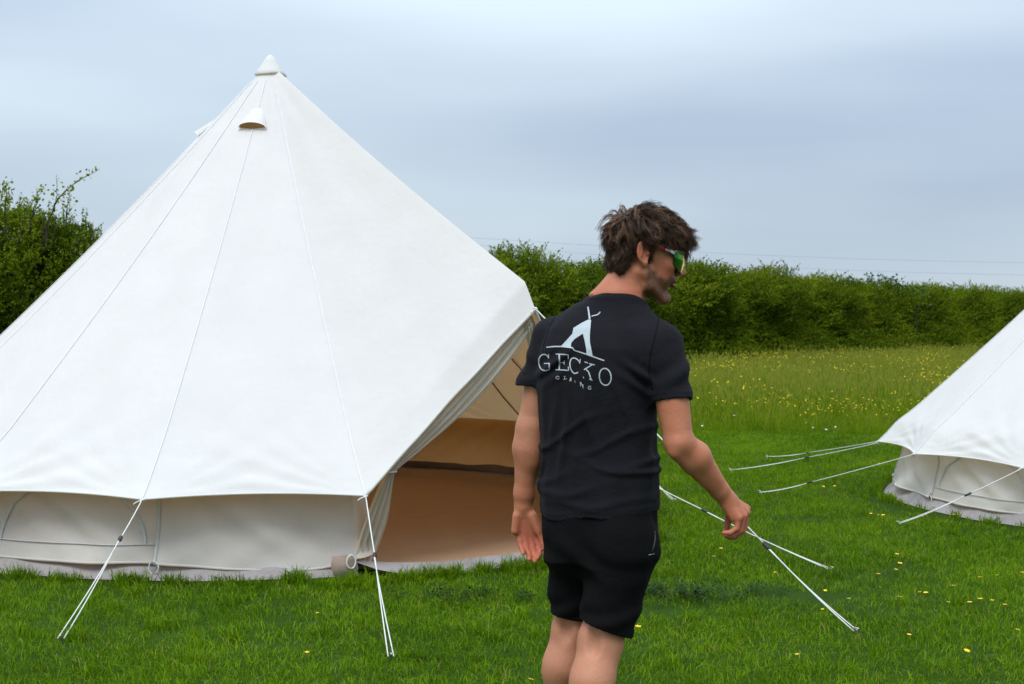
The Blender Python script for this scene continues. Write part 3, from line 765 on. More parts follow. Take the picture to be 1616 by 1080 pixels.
    for k in range(nr):
        f = k / (nr - 3)
        ff = min(f, 1.0); rr = (Rw - 0.05 + 0.24 * indoor) * ff
        zz = 0.026 + 0.012 * snoise(np.stack([ff * np.cos(th), ff * np.sin(th)], -1), 1.1, seed + 5, 3) * ff
        if k == nr - 2: zz = zz + 0.055 - 0.01 * indoor; rr = rr + 0.012 + 0.02 * indoor
        if k == nr - 1: zz = 0.10 * (1 - indoor) + 0.004 * indoor; rr = rr + 0.03 + 0.06 * indoor + 0.015 * indoor * np.sin(th * 37)
        V.append(place(th, rr, zz + 0 * th))
    V = np.array(V)
    F = []
    for k in range(nr - 1):
        i0 = np.arange(na); i1 = (i0 + 1) % na; F.append(np.stack([k * na + i0, (k + 1) * na + i0, (k + 1) * na + i1, k * na + i1], 1))
    F = np.concatenate(F)
    mi = np.concatenate([np.zeros(na * (nr - 2), int), np.ones(na, int)])
    put('groundsheet', mesh_np('groundsheet', V.reshape(-1, 3), [F], mi), [M['ground_sheet'], M['skirt']], root)
    # ---- door flaps rolled back to the sides and tied
    for sgn, a_c in ((1, a_l), (-1, a_r)):
        cor = place(np.array(a_c), np.array(Rc - 0.10), np.array(ze + 0.02)); foot = place(np.array(a_c + sgn * 0.01), np.array(Rw + 0.0), np.array(0.06))
        side = sv * sgn
        K = 46; s_ = np.linspace(0, 1, K); knee = 0.60
        inward = -dv
        path, wid = [], []
        tie = tip + (cor - tip) * 0.82 + np.array([0, 0, -0.04])
        for s in s_:
            if s < knee:
                f = s / knee; path.append(tip + (tie - tip) * f + np.array([0, 0, -0.045 - 0.03 * math.sin(f * math.pi)]) + inward * (0.05)); wid.append(0.035 + 0.085 * math.sin(f * math.pi) ** 0.8)
            else:
                f = (s - knee) / (1 - knee); path.append(tie + inward * 0.05 + (foot + np.array([0, 0, 0]) - tie - inward * 0.05) * f + np.array([0, 0, -0.05]) * (1 - f)); wid.append(0.035 + 0.075 * math.sin(min(1, f * 1.05) * math.pi * 0.7))
        path = np.array(path); wid = np.array(wid); U = np.linspace(-0.55, 1, 25)
        fold = np.sin(U * 15 + 0.6)[None] * 0.020 * (0.5 + s_[:, None]) + np.sin(U * 31 + s_[:, None] * 5) * 0.007
        V = path[:, None] + side[None, None] * (U[None] * wid[:, None])[..., None] + (-dv)[None, None] * fold[..., None]
        V[..., 2] += (-0.05 * np.abs(U) * np.clip((knee - s_) / knee, 0, 1)[:, None])
        V[..., 2] = np.maximum(V[..., 2], 0.03)
        put('door_flap', mesh_np('door_flap', V.reshape(-1, 3), [grid_faces(K, 25)]), M['flap'], root)
        # tie
        a = np.linspace(0, 2 * np.pi, 13); q = tie + inward * 0.05 + np.array([0, 0, -0.05])
        V, F = tube(q + np.outer(np.cos(a), side) * 0.045 + np.outer(np.sin(a), dv) * 0.045, 0.005, 5, False); put('flap_tie', mesh_np('flap_tie', V, F), M['rope'], root)
        # tan reinforced corner of the sheet with its rope loop
        q = place(np.array(a_c - sgn * 0.030), np.array(Rw + 0.105), np.array(0.058)); tn = np.array([math.cos(a_c), math.sin(a_c), 0]); nv = np.array([math.sin(a_c), -math.cos(a_c), 0])
        V = np.array([q + tn * x * 0.34 + np.array([0, 0, z]) + nv * (0.02 - 0.25 * z) for x, z in ((-0.20, 0.06), (0.16, 0.065), (0.22, -0.01), (0.15, -0.058), (-0.17, -0.058), (-0.24, 0.0))])
        put('corner_patch', mesh_np('corner_patch', np.concatenate([V, V - nv * 0.012]), [np.array([[0, 1, 2, 3, 4, 5], [11, 10, 9, 8, 7, 6]]), np.array([[i, i + 6, (i + 1) % 6 + 6, (i + 1) % 6] for i in range(6)])]), M['leather'], root, False)
        a = np.linspace(0, 2 * np.pi, 17); lp = q + nv * 0.03 + np.outer(np.cos(a) * 0.026, tn) + np.outer(np.sin(a) * 0.038 + 0.030, [0, 0, 1.0]) + tn * 0.03
        V, F = tube(lp, 0.005, 6, False); put('rope_loop', mesh_np('rope_loop', V, F), M['rope'], root)
    # ---- A-frame and centre pole
    for sgn in (-1, 1):
        a_c = a_l if sgn < 0 else a_r
        V, F = tube([apex - dv * 0.06 + np.array([0, 0, -0.03]), tip + (place(a_c, Rc - 0.16, ze + 0.03) - tip) * 0.8 - dv * 0.09 + np.array([0, 0, 0.0]), place(a_c, Rw - 0.06, ze * 0.9), place(a_c, Rw - 0.06, 0.04)], 0.011, 8)
        put('door_pole', mesh_np('door_pole', V, F), M['steel'], root)
    V, F = tube([c3 + [0, 0, 0.03], c3 + [0, 0, Hp - 0.02]], 0.019, 10); put('centre_pole', mesh_np('centre_pole', V, F), M['steel'], root)
    # ---- peak cap
    K = 29; a = np.linspace(0, 2 * np.pi, K); V = []
    for (r, z) in ((0.005, 0.050), (0.028, 0.036), (0.056, -0.008), (0.098, -0.074), (0.119, -0.098), (0.117, -0.103)):
        V.append(place(a, r * (1 + 0.02 * np.cos(a * 3) * (r > 0.1)), Hp + z - 0.005 * np.cos(a * 3 + 1) * (r > 0.1)))
    put('peak_cap', mesh_np('peak_cap', np.array(V).reshape(-1, 3), [grid_faces(6, K)]), M['roof'], root)
    # ---- hooded vents high on the roof
    for pv in VENTS[name]:
        rr0, zz0 = prof(0.155); t0 = place(np.array(pv), rr0, zz0)
        rr1, zz1 = prof(0.205); t1 = place(np.array(pv), rr1, zz1)
        dn = (t1 - t0) / np.linalg.norm(t1 - t0); sd_ = np.array([math.cos(pv), math.sin(pv), 0]); up = np.cross(sd_, dn); up = up if up[2] > 0 else -up
        V = []
        for f in np.linspace(0, 1, 9):
            for s in np.linspace(-1, 1, 15):
                wdt = 0.02 + 0.084 * f ** 0.7; V.append(t0 - dn * 0.12 + dn * (0.23 * f) + sd_ * s * wdt * 1.0 + up * (0.002 + 0.058 * f ** 1.2 * math.sqrt(max(0, 1 - s * s))))
        put('vent_hood', mesh_np('vent_hood', np.array(V), [grid_faces(9, 15)]), M['roof'], root)
        V = [t0 + dn * 0.115 + up * 0.004]
        for s in np.linspace(-1, 1, 15): V.append(t0 + dn * 0.095 + sd_ * s * 0.098 + up * (0.001 + 0.053 * math.sqrt(max(0, 1 - s * s))))
        put('vent_opening', mesh_np('vent_opening', np.array(V), [np.array([[0, k, k + 1] for k in range(1, 15)])]), M['brown'], root)
    return dict(root=root, apex=apex, corner=lambda i: place(np.array(az[i]), np.array(Rc), np.array(ze)), dv=dv, sv=sv, prof=prof, place=place)

WIN = {'bell_tent': 1, 'bell_tent_small': 0}
VENTS = {}
# corner angles run anticlockwise from the door's right corner round the back to its left corner
d_l, d_r = R(20.0), R(62.0)
n_c = 13; step = (2 * math.pi - (d_r - d_l)) / n_c
az1 = [d_r + step * k - 2 * math.pi for k in range(n_c + 1)]       # ends at d_l
VENTS['bell_tent'] = [az1[-2] - 0.01, az1[-2] - step * 3.4, az1[2]]
T1 = tent('bell_tent', 'big cream-white canvas bell tent with its door open behind the man', TENT1, 2.85, RW1, 3.36, 0.475, 0.635, az1, (2.84, 1.675), 3, True)
# second tent, its door turned away
o2 = R(-78); step2 = (2 * math.pi - R(42)) / 13
az2 = [o2 - step2 * 5 + step2 * k for k in range(14)]
VENTS['bell_tent_small'] = [o2 + 0.2]; WIN['bell_tent_small'] = 1
_n = tent
T2 = tent('bell_tent_small', 'white canvas bell tent cut off by the right edge', TENT2, 2.64, RW2, 3.05, 0.425, 0.56, az2, (2.6, 1.62), 9)
T2['root'].name = 'bell_tent'

# ------------------------------------------------------------------ guy ropes
def guy(label, a, stake_px, slider, spread=0.012, group='guy ropes of the tents', loop=True, stake=None):
    b = G(*stake_px) if stake is None else np.array(stake); a = np.asarray(a)
    root = empty('guy_rope', (b[0], b[1], 0)); tag(root, label, 'rope', group)
    d = (b - a); L = np.linalg.norm(d); d /= L
    m = a + d * L * slider; sd_ = np.cross(d, [0, 0, 1.0]); sd_ /= np.linalg.norm(sd_)
    bg = b + np.array([0, 0, 0.03])
    def sagged(p, q, n, dr):
        t = np.linspace(0, 1, n)[:, None]; x = p + (q - p) * t; x[:, 2] -= dr * 4 * (t * (1 - t))[:, 0]; return x
    parts = [tube(sagged(a, m, 9, 0.004), 0.0036, 6), tube(sagged(m, bg + sd_ * spread, 9, 0.010), 0.0031, 6), tube(sagged(m + sd_ * 0.004, bg - sd_ * spread, 9, 0.014), 0.0031, 6)]
    V, F = join(parts); put('rope', mesh_np('rope', V, F), M['rope'], root)
    # slider: a flat three-hole runner with rounded ends
    n_ = np.cross(sd_, d); V = []
    for s in np.linspace(-1, 1, 9):
        w = 0.0075 * math.sqrt(max(0.05, 1 - s ** 4)) + 0.002
        V += [m + d * s * 0.026 + sd_ * w + n_ * 0.005, m + d * s * 0.026 - sd_ * w + n_ * 0.005, m + d * s * 0.026 - sd_ * w - n_ * 0.006, m + d * s * 0.026 + sd_ * w - n_ * 0.006]
    F = []
    for k in range(8):
        for j in range(4): F.append([k * 4 + j, k * 4 + (j + 1) % 4, (k + 1) * 4 + (j + 1) % 4, (k + 1) * 4 + j])
    F += [[3, 2, 1, 0], [32, 33, 34, 35]]
    put('slider', mesh_np('slider', np.array(V), [np.array(F)]), M['black'], root)
    # knot and loose tail at the canvas, steel peg in the turf
    t = np.linspace(0, 1, 8)[:, None]
    V, F = join([tube(a + d * 0.012 * t + np.concatenate([np.cos(t * 9) * 0.009, np.sin(t * 9) * 0.009, 0 * t], 1), 0.006, 6), tube(a + d * 0.02 + sd_ * 0.045 * t + np.array([0, 0, -0.02]) * t ** 2, 0.004, 5)])
    put('knot', mesh_np('knot', V, F), M['rope'], root)
    pd = np.array([d[0], d[1], 0]); pd /= np.linalg.norm(pd)
    V, F = tube([bg + pd * 0.02 + [0, 0, 0.012], bg + [0, 0, 0.014], bg - pd * 0.012, bg - pd * 0.05 - [0, 0, 0.16]], 0.004, 6); put('peg', mesh_np('peg', V, F), M['steel'], root)

cA, cB = T1['corner'](-1), T1['corner'](-2)
guy('white guy rope in front of the big tent, by its door corner', cA, (617, 1047), 0.42, 0.012)
guy('white guy rope at the left front of the big tent', cB, (96, 1018), 0.31, 0.014)
guy('white guy rope pegged left of the frame beside the big tent', T1['corner'](-3), (-240, 985), 0.35)
guy('long white guy rope from the tent door tip, crossing behind the man\'s hand', T1['apex'] + T1['dv'] * 0.085 + np.array([0, 0, -0.155]), (1350, 1006), 0.77, 0.012)
guy('white guy rope from the door\'s far corner passing behind the man\'s hand', T1['corner'](0), (1311, 907), 0.42, 0.012)
guy('short end of a white guy rope showing beside the man\'s shirt hem', T1['corner'](2), (1064, 796), 0.5, 0.015)
cc = [T2['corner'](k) for k in range(14)]
cc.sort(key=lambda q: q[0])
left = sorted(cc[:5], key=lambda q: -q[1])          # far to near along the visible side
def near_px(q):
    y = q[1]; return 808 + FPX * q[0] / y
def corner_at(px):
    vis = [q for q in cc if q[1] < TENT2[1] + 1.2]
    return min(vis, key=lambda q: abs(near_px(q) - px))
k1, k2, k3 = corner_at(1383), corner_at(1440), corner_at(1585)
guy('upper of two white guy ropes from the small tent\'s leftmost corner', k1, (1210, 725), 0.58, 0.012)
guy('lower of two white guy ropes from the small tent\'s leftmost corner', k1 + np.array([0, 0, -0.012]), (1152, 747), 0.45, 0.012)
guy('white guy rope from the second corner of the small tent to the lawn', k2, (1199, 783), 0.66, 0.012)
guy('white guy rope crossing in front of the small tent\'s wall', k3, (1418, 833), 0.44, 0.014)

# ------------------------------------------------------------------ single buttercups on the mown lawn
def build_lawn_flowers():
    rs = np.random.default_rng(77)
    meshes = []
    for k in range(3):
        parts, mi = [], []
        h = (0.085, 0.11, 0.07)[k]
        V, F = tube([[0, 0, 0], [0.004, 0.003, h * 0.6], [0.0, 0.006, h]], [0.0016, 0.0014, 0.0012], 4); parts.append((V, F)); nst = sum(len(f) for f in F)
        pet = []
        for j in range(5 if k != 2 else 9):
            a = j * 6.2832 / (5 if k != 2 else 9); d = np.array([math.cos(a), math.sin(a), 0]); sv_ = np.array([-d[1], d[0], 0]); r = 0.016
            c0 = np.array([0, 0.006, h])
            pet.append((np.array([c0, c0 + d * r * .6 - sv_ * r * .5 + [0, 0, r * .28], c0 + d * r * 1.05 + [0, 0, r * .42], c0 + d * r * .6 + sv_ * r * .5 + [0, 0, r * .28]]), [np.array([[0, 1, 2, 3]])]))
        Vp, Fp = join(pet)
        Vt, Ft = tube([[0, 0.006, h], [0, 0.006, h + 0.006]], [0.006, 0.003], 6); 
        me_V, me_F = [], []
        V_all = np.concatenate([V, Vp, Vt])
        fs = [*F, *[f + len(V) for f in Fp], *[f + len(V) + len(Vp) for f in Ft]]
        mi = [*[0] * nst, *[1] * sum(len(f) for f in Fp), *[1] * sum(len(f) for f in Ft)]
        me = mesh_np('buttercup', V_all, fs, mi); me.materials.append(M['stem']); me.materials.append(M['petal']); meshes.append(me)
    spots = [(485, 1033), (502, 973), (830, 1075), (1003, 1000), (1301, 968), (1303, 928), (1342, 949), (1387, 931), (1411, 898), (1416, 897), (1414, 883), (1388, 907),
             (1415, 950), (1454, 942), (1464, 938), (1494, 951), (1507, 942), (1530, 954), (1548, 954), (1566, 956), (1584, 956), (1612, 912), (1577, 912), (1548, 917),
             (1550, 860), (1603, 841), (1374, 811), (1389, 813), (1396, 822), (1454, 817), (1461, 813), (1474, 812), (1506, 810), (1507, 820), (1137, 876), (1128, 881), (1247, 775), (1310, 722), (1362, 722), (1386, 737),
             (1296, 776), (1316, 768), (1227, 904), (1120, 788), (1520, 1028), (1420, 905), (1290, 700), (1190, 690), (1205, 693), (1340, 706), (1434, 1001), (1602, 998), (1260, 1040)]
    for k, (x, y) in enumerate(spots):
        q = G(x, y, 0.05)
        o = bpy.data.objects.new('buttercup', meshes[k % 3]); COL.objects.link(o)
        o.location = (q[0], q[1], 0); o.rotation_euler = (rs.normal() * 0.15, rs.normal() * 0.15, rs.random() * 6.28); o.scale = [rs.uniform(0.55, 0.95)] * 3
        lab = {0: 'lone yellow flower in the grass below the big tent, nearest the camera', 1: 'lone yellow flower in the grass just below the big tent wall', 2: 'yellow flower at the bottom edge of the lawn left of the man\'s legs',
               3: 'yellow flower in the grass just right of the man\'s shorts', 4: 'yellow flower touching the long guy rope near its peg', 21: 'yellow flower in the lawn at the right edge of the frame',
               26: 'yellow flower left of the rope peg in front of the small tent', 36: 'yellow flower under the small tent\'s second guy rope'}.get(k, 'small yellow flower among those scattered over the right-hand lawn')
        tag(o, lab, 'flower', 'yellow flowers dotted over the lawn')
build_lawn_flowers()

# ------------------------------------------------------------------ signed distance modelling for the man
def nrm(v): v = np.asarray(v, float); return v / np.linalg.norm(v)
def rc(p, a, b, r1, r2):
    a = np.asarray(a, float); ba = np.asarray(b, float) - a
    t = np.clip(((p - a) @ ba) / (ba @ ba), 0, 1)
    return np.linalg.norm(p - a - t[:, None] * ba, axis=1) - (r1 + (r2 - r1) * t)
def rcf(p, a, b, r1, r2, flat, fl):
    """round cone squeezed along direction flat by factor fl"""
    a = np.asarray(a, float); ba = np.asarray(b, float) - a; q = p - a
    t = np.clip((q @ ba) / (ba @ ba), 0, 1); w = q - t[:, None] * ba
    k = w @ flat; w = w + np.outer(k * (1 / fl - 1), flat)
    return (np.linalg.norm(w, axis=1) - (r1 + (r2 - r1) * t)) * (0.5 + 0.5 * fl)
def el(p, c, ax, r):
    q = (p - c) @ np.asarray(ax).T; r = np.asarray(r, float)
    k0 = np.linalg.norm(q / r, axis=1); k1 = np.linalg.norm(q / (r * r), axis=1) + 1e-9
    return k0 * (k0 - 1) / k1
def smin(a, b, k):
    h = np.clip(0.5 + 0.5 * (b - a) / k, 0, 1)
    return b + (a - b) * h - k * h * (1 - h)
def smax(a, b, k): return -smin(-a, -b, k)
def polymesh(f, lo, hi, h, blk=8):
    """naive surface nets; the field is only evaluated in blocks near the surface"""
    lo = np.asarray(lo, float); n = (np.ceil((np.asarray(hi) - lo) / h / blk).astype(int)) * blk
    nb = n // blk
    ci = np.stack(np.meshgrid(*[np.arange(k) for k in nb], indexing='ij'), -1).reshape(-1, 3)
    fc = f(lo + (ci * blk + blk / 2) * h)
    A = np.empty(tuple(n), np.float32)
    A[:] = np.repeat(np.repeat(np.repeat(fc.reshape(tuple(nb)), blk, 0), blk, 1), blk, 2)
    act = np.abs(fc) < h * blk * 1.9
    loc = np.stack(np.meshgrid(*[np.arange(blk)] * 3, indexing='ij'), -1).reshape(-1, 3)
    ca = ci[act]
    for s in range(0, len(ca), 400):
        idx = (ca[s:s + 400, None] * blk + loc[None]).reshape(-1, 3)
        A[idx[:, 0], idx[:, 1], idx[:, 2]] = f(lo + idx * h)
    S = A < 0
    cs = S[:-1, :-1, :-1].astype(np.int8)
    tot = np.zeros_like(cs)
    for dx in (0, 1):
        for dy in (0, 1):
            for dz in (0, 1): tot += S[dx:S.shape[0] - 1 + dx, dy:S.shape[1] - 1 + dy, dz:S.shape[2] - 1 + dz]
    cells = np.argwhere((tot > 0) & (tot < 8))
    acc = np.zeros((len(cells), 3)); cnt = np.zeros(len(cells))
    corners = [(a, b, c) for a in (0, 1) for b in (0, 1) for c in (0, 1)]
    for a in corners:
        for d in range(3):
            if a[d]: continue
            b = list(a); b[d] = 1
            va = A[cells[:, 0] + a[0], cells[:, 1] + a[1], cells[:, 2] + a[2]]; vb = A[cells[:, 0] + b[0], cells[:, 1] + b[1], cells[:, 2] + b[2]]
            cr = (va < 0) != (vb < 0); t = np.where(cr, va / np.where(cr, va - vb, 1), 0)
            q = np.tile(np.array(a, float), (len(cells), 1)); q[:, d] = t
            acc += q * cr[:, None]; cnt += cr
    V = lo + (cells + acc / cnt[:, None]) * h
    idm = np.full(cs.shape, -1, np.int32); idm[cells[:, 0], cells[:, 1], cells[:, 2]] = np.arange(len(cells))
    F = []
    for d in range(3):
        sl0 = [slice(None)] * 3; sl1 = [slice(None)] * 3; sl0[d] = slice(0, -1); sl1[d] = slice(1, None)
        s0, s1 = S[tuple(sl0)], S[tuple(sl1)]
        e_ = np.argwhere(s0 != s1)
        o1, o2 = [k for k in range(3) if k != d]
        ok = (e_[:, o1] > 0) & (e_[:, o2] > 0) & (e_[:, o1] < cs.shape[o1]) & (e_[:, o2] < cs.shape[o2]); e_ = e_[ok]
        u1 = np.zeros(3, int); u1[o1] = 1; u2 = np.zeros(3, int); u2[o2] = 1
        g = lambda q: idm[q[:, 0], q[:, 1], q[:, 2]]
        Q = np.stack([g(e_ - u1 - u2), g(e_ - u2), g(e_), g(e_ - u1)], 1)
        ins = s0[e_[:, 0], e_[:, 1], e_[:, 2]]
        flip = ins if d != 1 else ~ins
        Q[~flip] = Q[~flip][:, ::-1]
        F.append(Q)
    F = np.concatenate(F); F = F[(F >= 0).all(1)]
    return V, F
def relax(V, F, it=2, lam=0.5):
    V = V.copy()
    for _ in range(it):
        acc = np.zeros_like(V); cnt = np.zeros(len(V))
        for a, b in ((0, 1), (1, 2), (2, 3), (3, 0)):
            np.add.at(acc, F[:, a], V[F[:, b]]); np.add.at(acc, F[:, b], V[F[:, a]]); np.add.at(cnt, F[:, a], 1); np.add.at(cnt, F[:, b], 1)
        V += lam * (acc / np.maximum(cnt, 1)[:, None] - V)
    return V

# ---- frames and joints (photograph pixels at the man's depth)
Y0 = 4.45
TH = R(24)                                         # the body faces away and to the right
BR = np.array([math.cos(TH), -math.sin(TH), 0]); BF = np.array([math.sin(TH), math.cos(TH), 0]); BU = np.array([0, 0, 1.0])
sh_r, el_r, wr_r = P(1047, 543, 4.36), P(1071, 698, 4.30), P(1146, 786, 4.41)
sh_l, el_l, wr_l = P(868, 532, 4.53), P(837, 677, 4.55), P(826, 797, 4.57)
hip_r, kn_r = P(988, 868, 4.39), P(949, 1003, 4.385)
hip_l, kn_l = P(908, 858, 4.52), P(904, 985, 4.55)
an_r = np.array([P(917, 1100, 4.33)[0], 4.33, 0.085]); an_l = np.array([P(868, 1100, 4.60)[0], 4.60, 0.085])
HY, HP_ = R(77), R(-9)                            # head turned to the right, looking slightly down
HF0 = np.array([math.sin(HY), math.cos(HY), 0]); HR = np.array([math.cos(HY), -math.sin(HY), 0])
HF = HF0 * math.cos(HP_) + BU * math.sin(HP_); HU_ = BU * math.cos(HP_) - HF0 * math.sin(HP_)
HC = P(1013, 407, 4.46)
AX = np.stack([HF, HR, HU_])
def hl(x, y, z): return HC + HF * x + HR * y + HU_ * z
def to_head(p): return (p - HC) @ AX.T
neck_a, neck_b = hl(-0.022, 0, -0.045), P(972, 482, 4.455)

tz = np.array([P(946, y, Y0)[2] for y in (900, 835, 780, 700, 640, 590, 550, 518, 494, 474)])
tX = np.array([P(x, 540, Y0)[0] for x in (948, 946, 946, 945, 943, 944, 947, 953, 961, 971)])
tA = np.array([0.158, 0.182, 0.184, 0.179, 0.183, 0.190, 0.186, 0.163, 0.120, 0.080])
tB = np.array([0.138, 0.136, 0.130, 0.124, 0.130, 0.135, 0.128, 0.108, 0.085, 0.070])
tY = np.array([4.46, 4.46, 4.455, 4.455, 4.45, 4.445, 4.445, 4.45, 4.455, 4.46])

def torso(p, grow=0.0):
    z = p[:, 2]; cx = np.interp(z, tz, tX); cy = np.interp(z, tz, tY); a = np.interp(z, tz, tA) + grow; b = np.interp(z, tz, tB) + grow
    dx, dy = p[:, 0] - cx, p[:, 1] - cy
    u = dx * BR[0] + dy * BR[1]; v = dx * BF[0] + dy * BF[1]
    k = (np.abs(u / a) ** 2.4 + np.abs(v / b) ** 2.4) ** (1 / 2.4)
    d = (k - 1) * np.minimum(a, b)
    return np.maximum(d, np.maximum(z - tz[-1], tz[0] - z))

def finger(p, pts, rad):
    d = rc(p, pts[0], pts[1], rad[0], rad[1])
    for k in range(1, len(pts) - 1): d = smin(d, rc(p, pts[k], pts[k + 1], rad[k], rad[k + 1]), 0.003)
    return d
def hand_left(p):
    w = wr_l
    mcp = [P(846, 846, 4.575), P(837, 850, 4.572), P(828, 849, 4.570), P(818, 843, 4.572)]
    pip = [P(852, 865, 4.562), P(843, 872, 4.556), P(833, 870, 4.555), P(822, 862, 4.560)]
    dip = [P(852, 875, 4.548), P(845.5, 882, 4.540), P(836, 879, 4.540), P(825, 870, 4.546)]
    tip = [P(849, 880, 4.528), P(844, 886, 4.516), P(835.5, 883, 4.516), P(826, 874, 4.524)]
    palm = None
    for m, r in zip(mcp, (0.0125, 0.013, 0.0125, 0.0115)):
        q = rc(p, w + (m - w) * 0.12, m, 0.0165, r); palm = q if palm is None else smin(palm, q, 0.010)
    th = P(840, 815, 4.560); palm = smin(palm, rc(p, th, P(850, 838, 4.556), 0.0165, 0.0145), 0.010)      # thenar
    palm = smin(palm, rc(p, P(816, 815, 4.562), P(813, 838, 4.562), 0.0150, 0.0130), 0.010)
    f = None
    for a, b, c, d_, r in zip(mcp, pip, dip, tip, (0.0100, 0.0104, 0.0100, 0.0090)):
        q = finger(p, (a, b, c, d_), (r + 0.001, r, r * 0.92, r * 0.78)); f = q if f is None else np.minimum(f, q)
    d = smin(palm, f, 0.005)
    t = finger(p, (P(849, 834, 4.556), P(855, 850, 4.552), P(857, 860, 4.545), P(857, 867, 4.540)), (0.0125, 0.0108, 0.0100, 0.0078))
    return smin(d, t, 0.004)
def hand_right(p):
    w = wr_r
    mcp = [P(1178, 803, 4.455), P(1177, 809, 4.432), P(1173, 814, 4.408), P(1166, 817, 4.388)]
    pip = [P(1175, 833, 4.448), P(1172, 838, 4.428), P(1168, 838, 4.406), P(1163, 834, 4.386)]
    dip = [P(1164, 843, 4.446), P(1160, 847, 4.426), P(1157, 846, 4.404), P(1152, 841, 4.383)]
    tip = [P(1155, 845, 4.446), P(1150, 848, 4.426), P(1146, 846, 4.403), P(1142, 841, 4.382)]
    palm = None
    for m, r in zip(mcp, (0.0130, 0.0135, 0.0130, 0.0120)):
        q = rc(p, w + (m - w) * 0.10, m, 0.0185, r); palm = q if palm is None else smin(palm, q, 0.010)
    palm = smin(palm, rc(p, P(1147, 800, 4.40), P(1157, 818, 4.395), 0.015, 0.012), 0.012)
    f = None
    for a, b, c, d_, r in zip(mcp, pip, dip, tip, (0.0098, 0.0102, 0.0097, 0.0088)):
        q = finger(p, (a, b, c, d_), (r + 0.0015, r, r * 0.92, r * 0.8)); f = q if f is None else np.minimum(f, q)
    d = smin(palm, f, 0.005)
    t = finger(p, (P(1152, 798, 4.452), P(1150, 818, 4.468), P(1147, 832, 4.465), P(1145, 842, 4.458)), (0.016, 0.0118, 0.0105, 0.0085))
    return smin(d, t, 0.008)

def head_sdf(p):
    I = AX
    cran = el(p, hl(-0.004, 0, 0.050), I, (0.100, 0.077, 0.088))
    face = el(p, hl(0.048, 0, -0.020), I, (0.064, 0.060, 0.100))
    d = smin(cran, face, 0.035)
    d = smin(d, el(p, hl(0.088, 0, 0.052), I, (0.026, 0.050, 0.040)), 0.025)                        # forehead
    for s in (-1, 1):
        d = smin(d, rc(p, hl(0.004, s * 0.056, -0.050), hl(0.020, s * 0.050, -0.088), 0.016, 0.014), 0.020)
        d = smin(d, rc(p, hl(0.020, s * 0.050, -0.088), hl(0.083, s * 0.016, -0.120), 0.014, 0.013), 0.018)   # jaw
        d = smin(d, el(p, hl(0.076, s * 0.044, -0.010), I, (0.024, 0.018, 0.020)), 0.018)            # cheekbone
        d = smin(d, rc(p, hl(0.106, s * 0.012, 0.030), hl(0.094, s * 0.042, 0.032), 0.010, 0.010), 0.014)     # brow
        d = smax(d, -el(p, hl(0.112, s * 0.033, 0.012), I, (0.017, 0.016, 0.013)), 0.012)            # eye socket
        d = smin(d, el(p, hl(0.097, s * 0.033, 0.011), I, (0.012, 0.014, 0.011)), 0.003)             # eyeball behind the lid
    d = smin(d, el(p, hl(0.095, 0, -0.113), I, (0.019, 0.021, 0.018)), 0.018)                        # chin
    d = smin(d, rc(p, hl(0.108, 0, 0.022), hl(0.141, 0, -0.022), 0.0085, 0.0100), 0.010)             # nose
    d = smin(d, el(p, hl(0.136, 0, -0.027), I, (0.0140, 0.0115, 0.0095)), 0.006)
    for s in (-1, 1): d = smin(d, el(p, hl(0.126, s * 0.0125, -0.031), I, (0.0105, 0.0075, 0.0085)), 0.005)
    d = smin(d, el(p, hl(0.105, 0, -0.055), I, (0.016, 0.024, 0.016)), 0.012)                        # muzzle
    d = smin(d, el(p, hl(0.1165, 0, -0.0575), I, (0.0080, 0.020, 0.0058)), 0.004)                    # lips
    d = smin(d, el(p, hl(0.1135, 0, -0.0715), I, (0.0085, 0.018, 0.0065)), 0.004)
    d = smax(d, -el(p, hl(0.119, 0, -0.0645), I, (0.010, 0.021, 0.0016)), 0.004)
    for s in (-1, 1):                                                                               # ears
        Ra = np.array(Matrix.Rotation(-0.24, 3, 'Y')) @ I if False else I
        tilt = np.stack([HF * math.cos(0.22) + HU_ * math.sin(0.22), HR * s, HU_ * math.cos(0.22) - HF * math.sin(0.22)])
        flare = np.stack([nrm(tilt[0] + 0.38 * -tilt[1] * 1.0), nrm(tilt[1] + 0.38 * tilt[0]), tilt[2]])
        c = hl(-0.026, s * 0.0850, 0.010)
        shell = el(p, c, flare, (0.0245, 0.0085, 0.0365))
        lobe = el(p, hl(-0.014, s * 0.080, -0.024), flare, (0.011, 0.007, 0.012))
        shell = smin(shell, lobe, 0.008)
        bowl = el(p, c + flare[1] * 0.0062 + flare[0] * 0.002 - flare[2] * 0.002, flare, (0.0185, 0.0078, 0.0295))
        shell = smax(shell, -bowl, 0.003)
        q = (p - c) @ flare.T
        shell = smin(shell, rc(p, c - flare[0] * 0.010 - flare[2] * 0.012 + flare[1] * 0.003, c - flare[0] * 0.006 + flare[2] * 0.016 + flare[1] * 0.003, 0.0030, 0.0036), 0.004)
        shell = smin(shell, el(p, c + flare[0] * 0.016 + flare[1] * 0.002 - flare[2] * 0.006, flare, (0.006, 0.006, 0.008)), 0.004)
        d = smin(d, shell, 0.006)
    return d

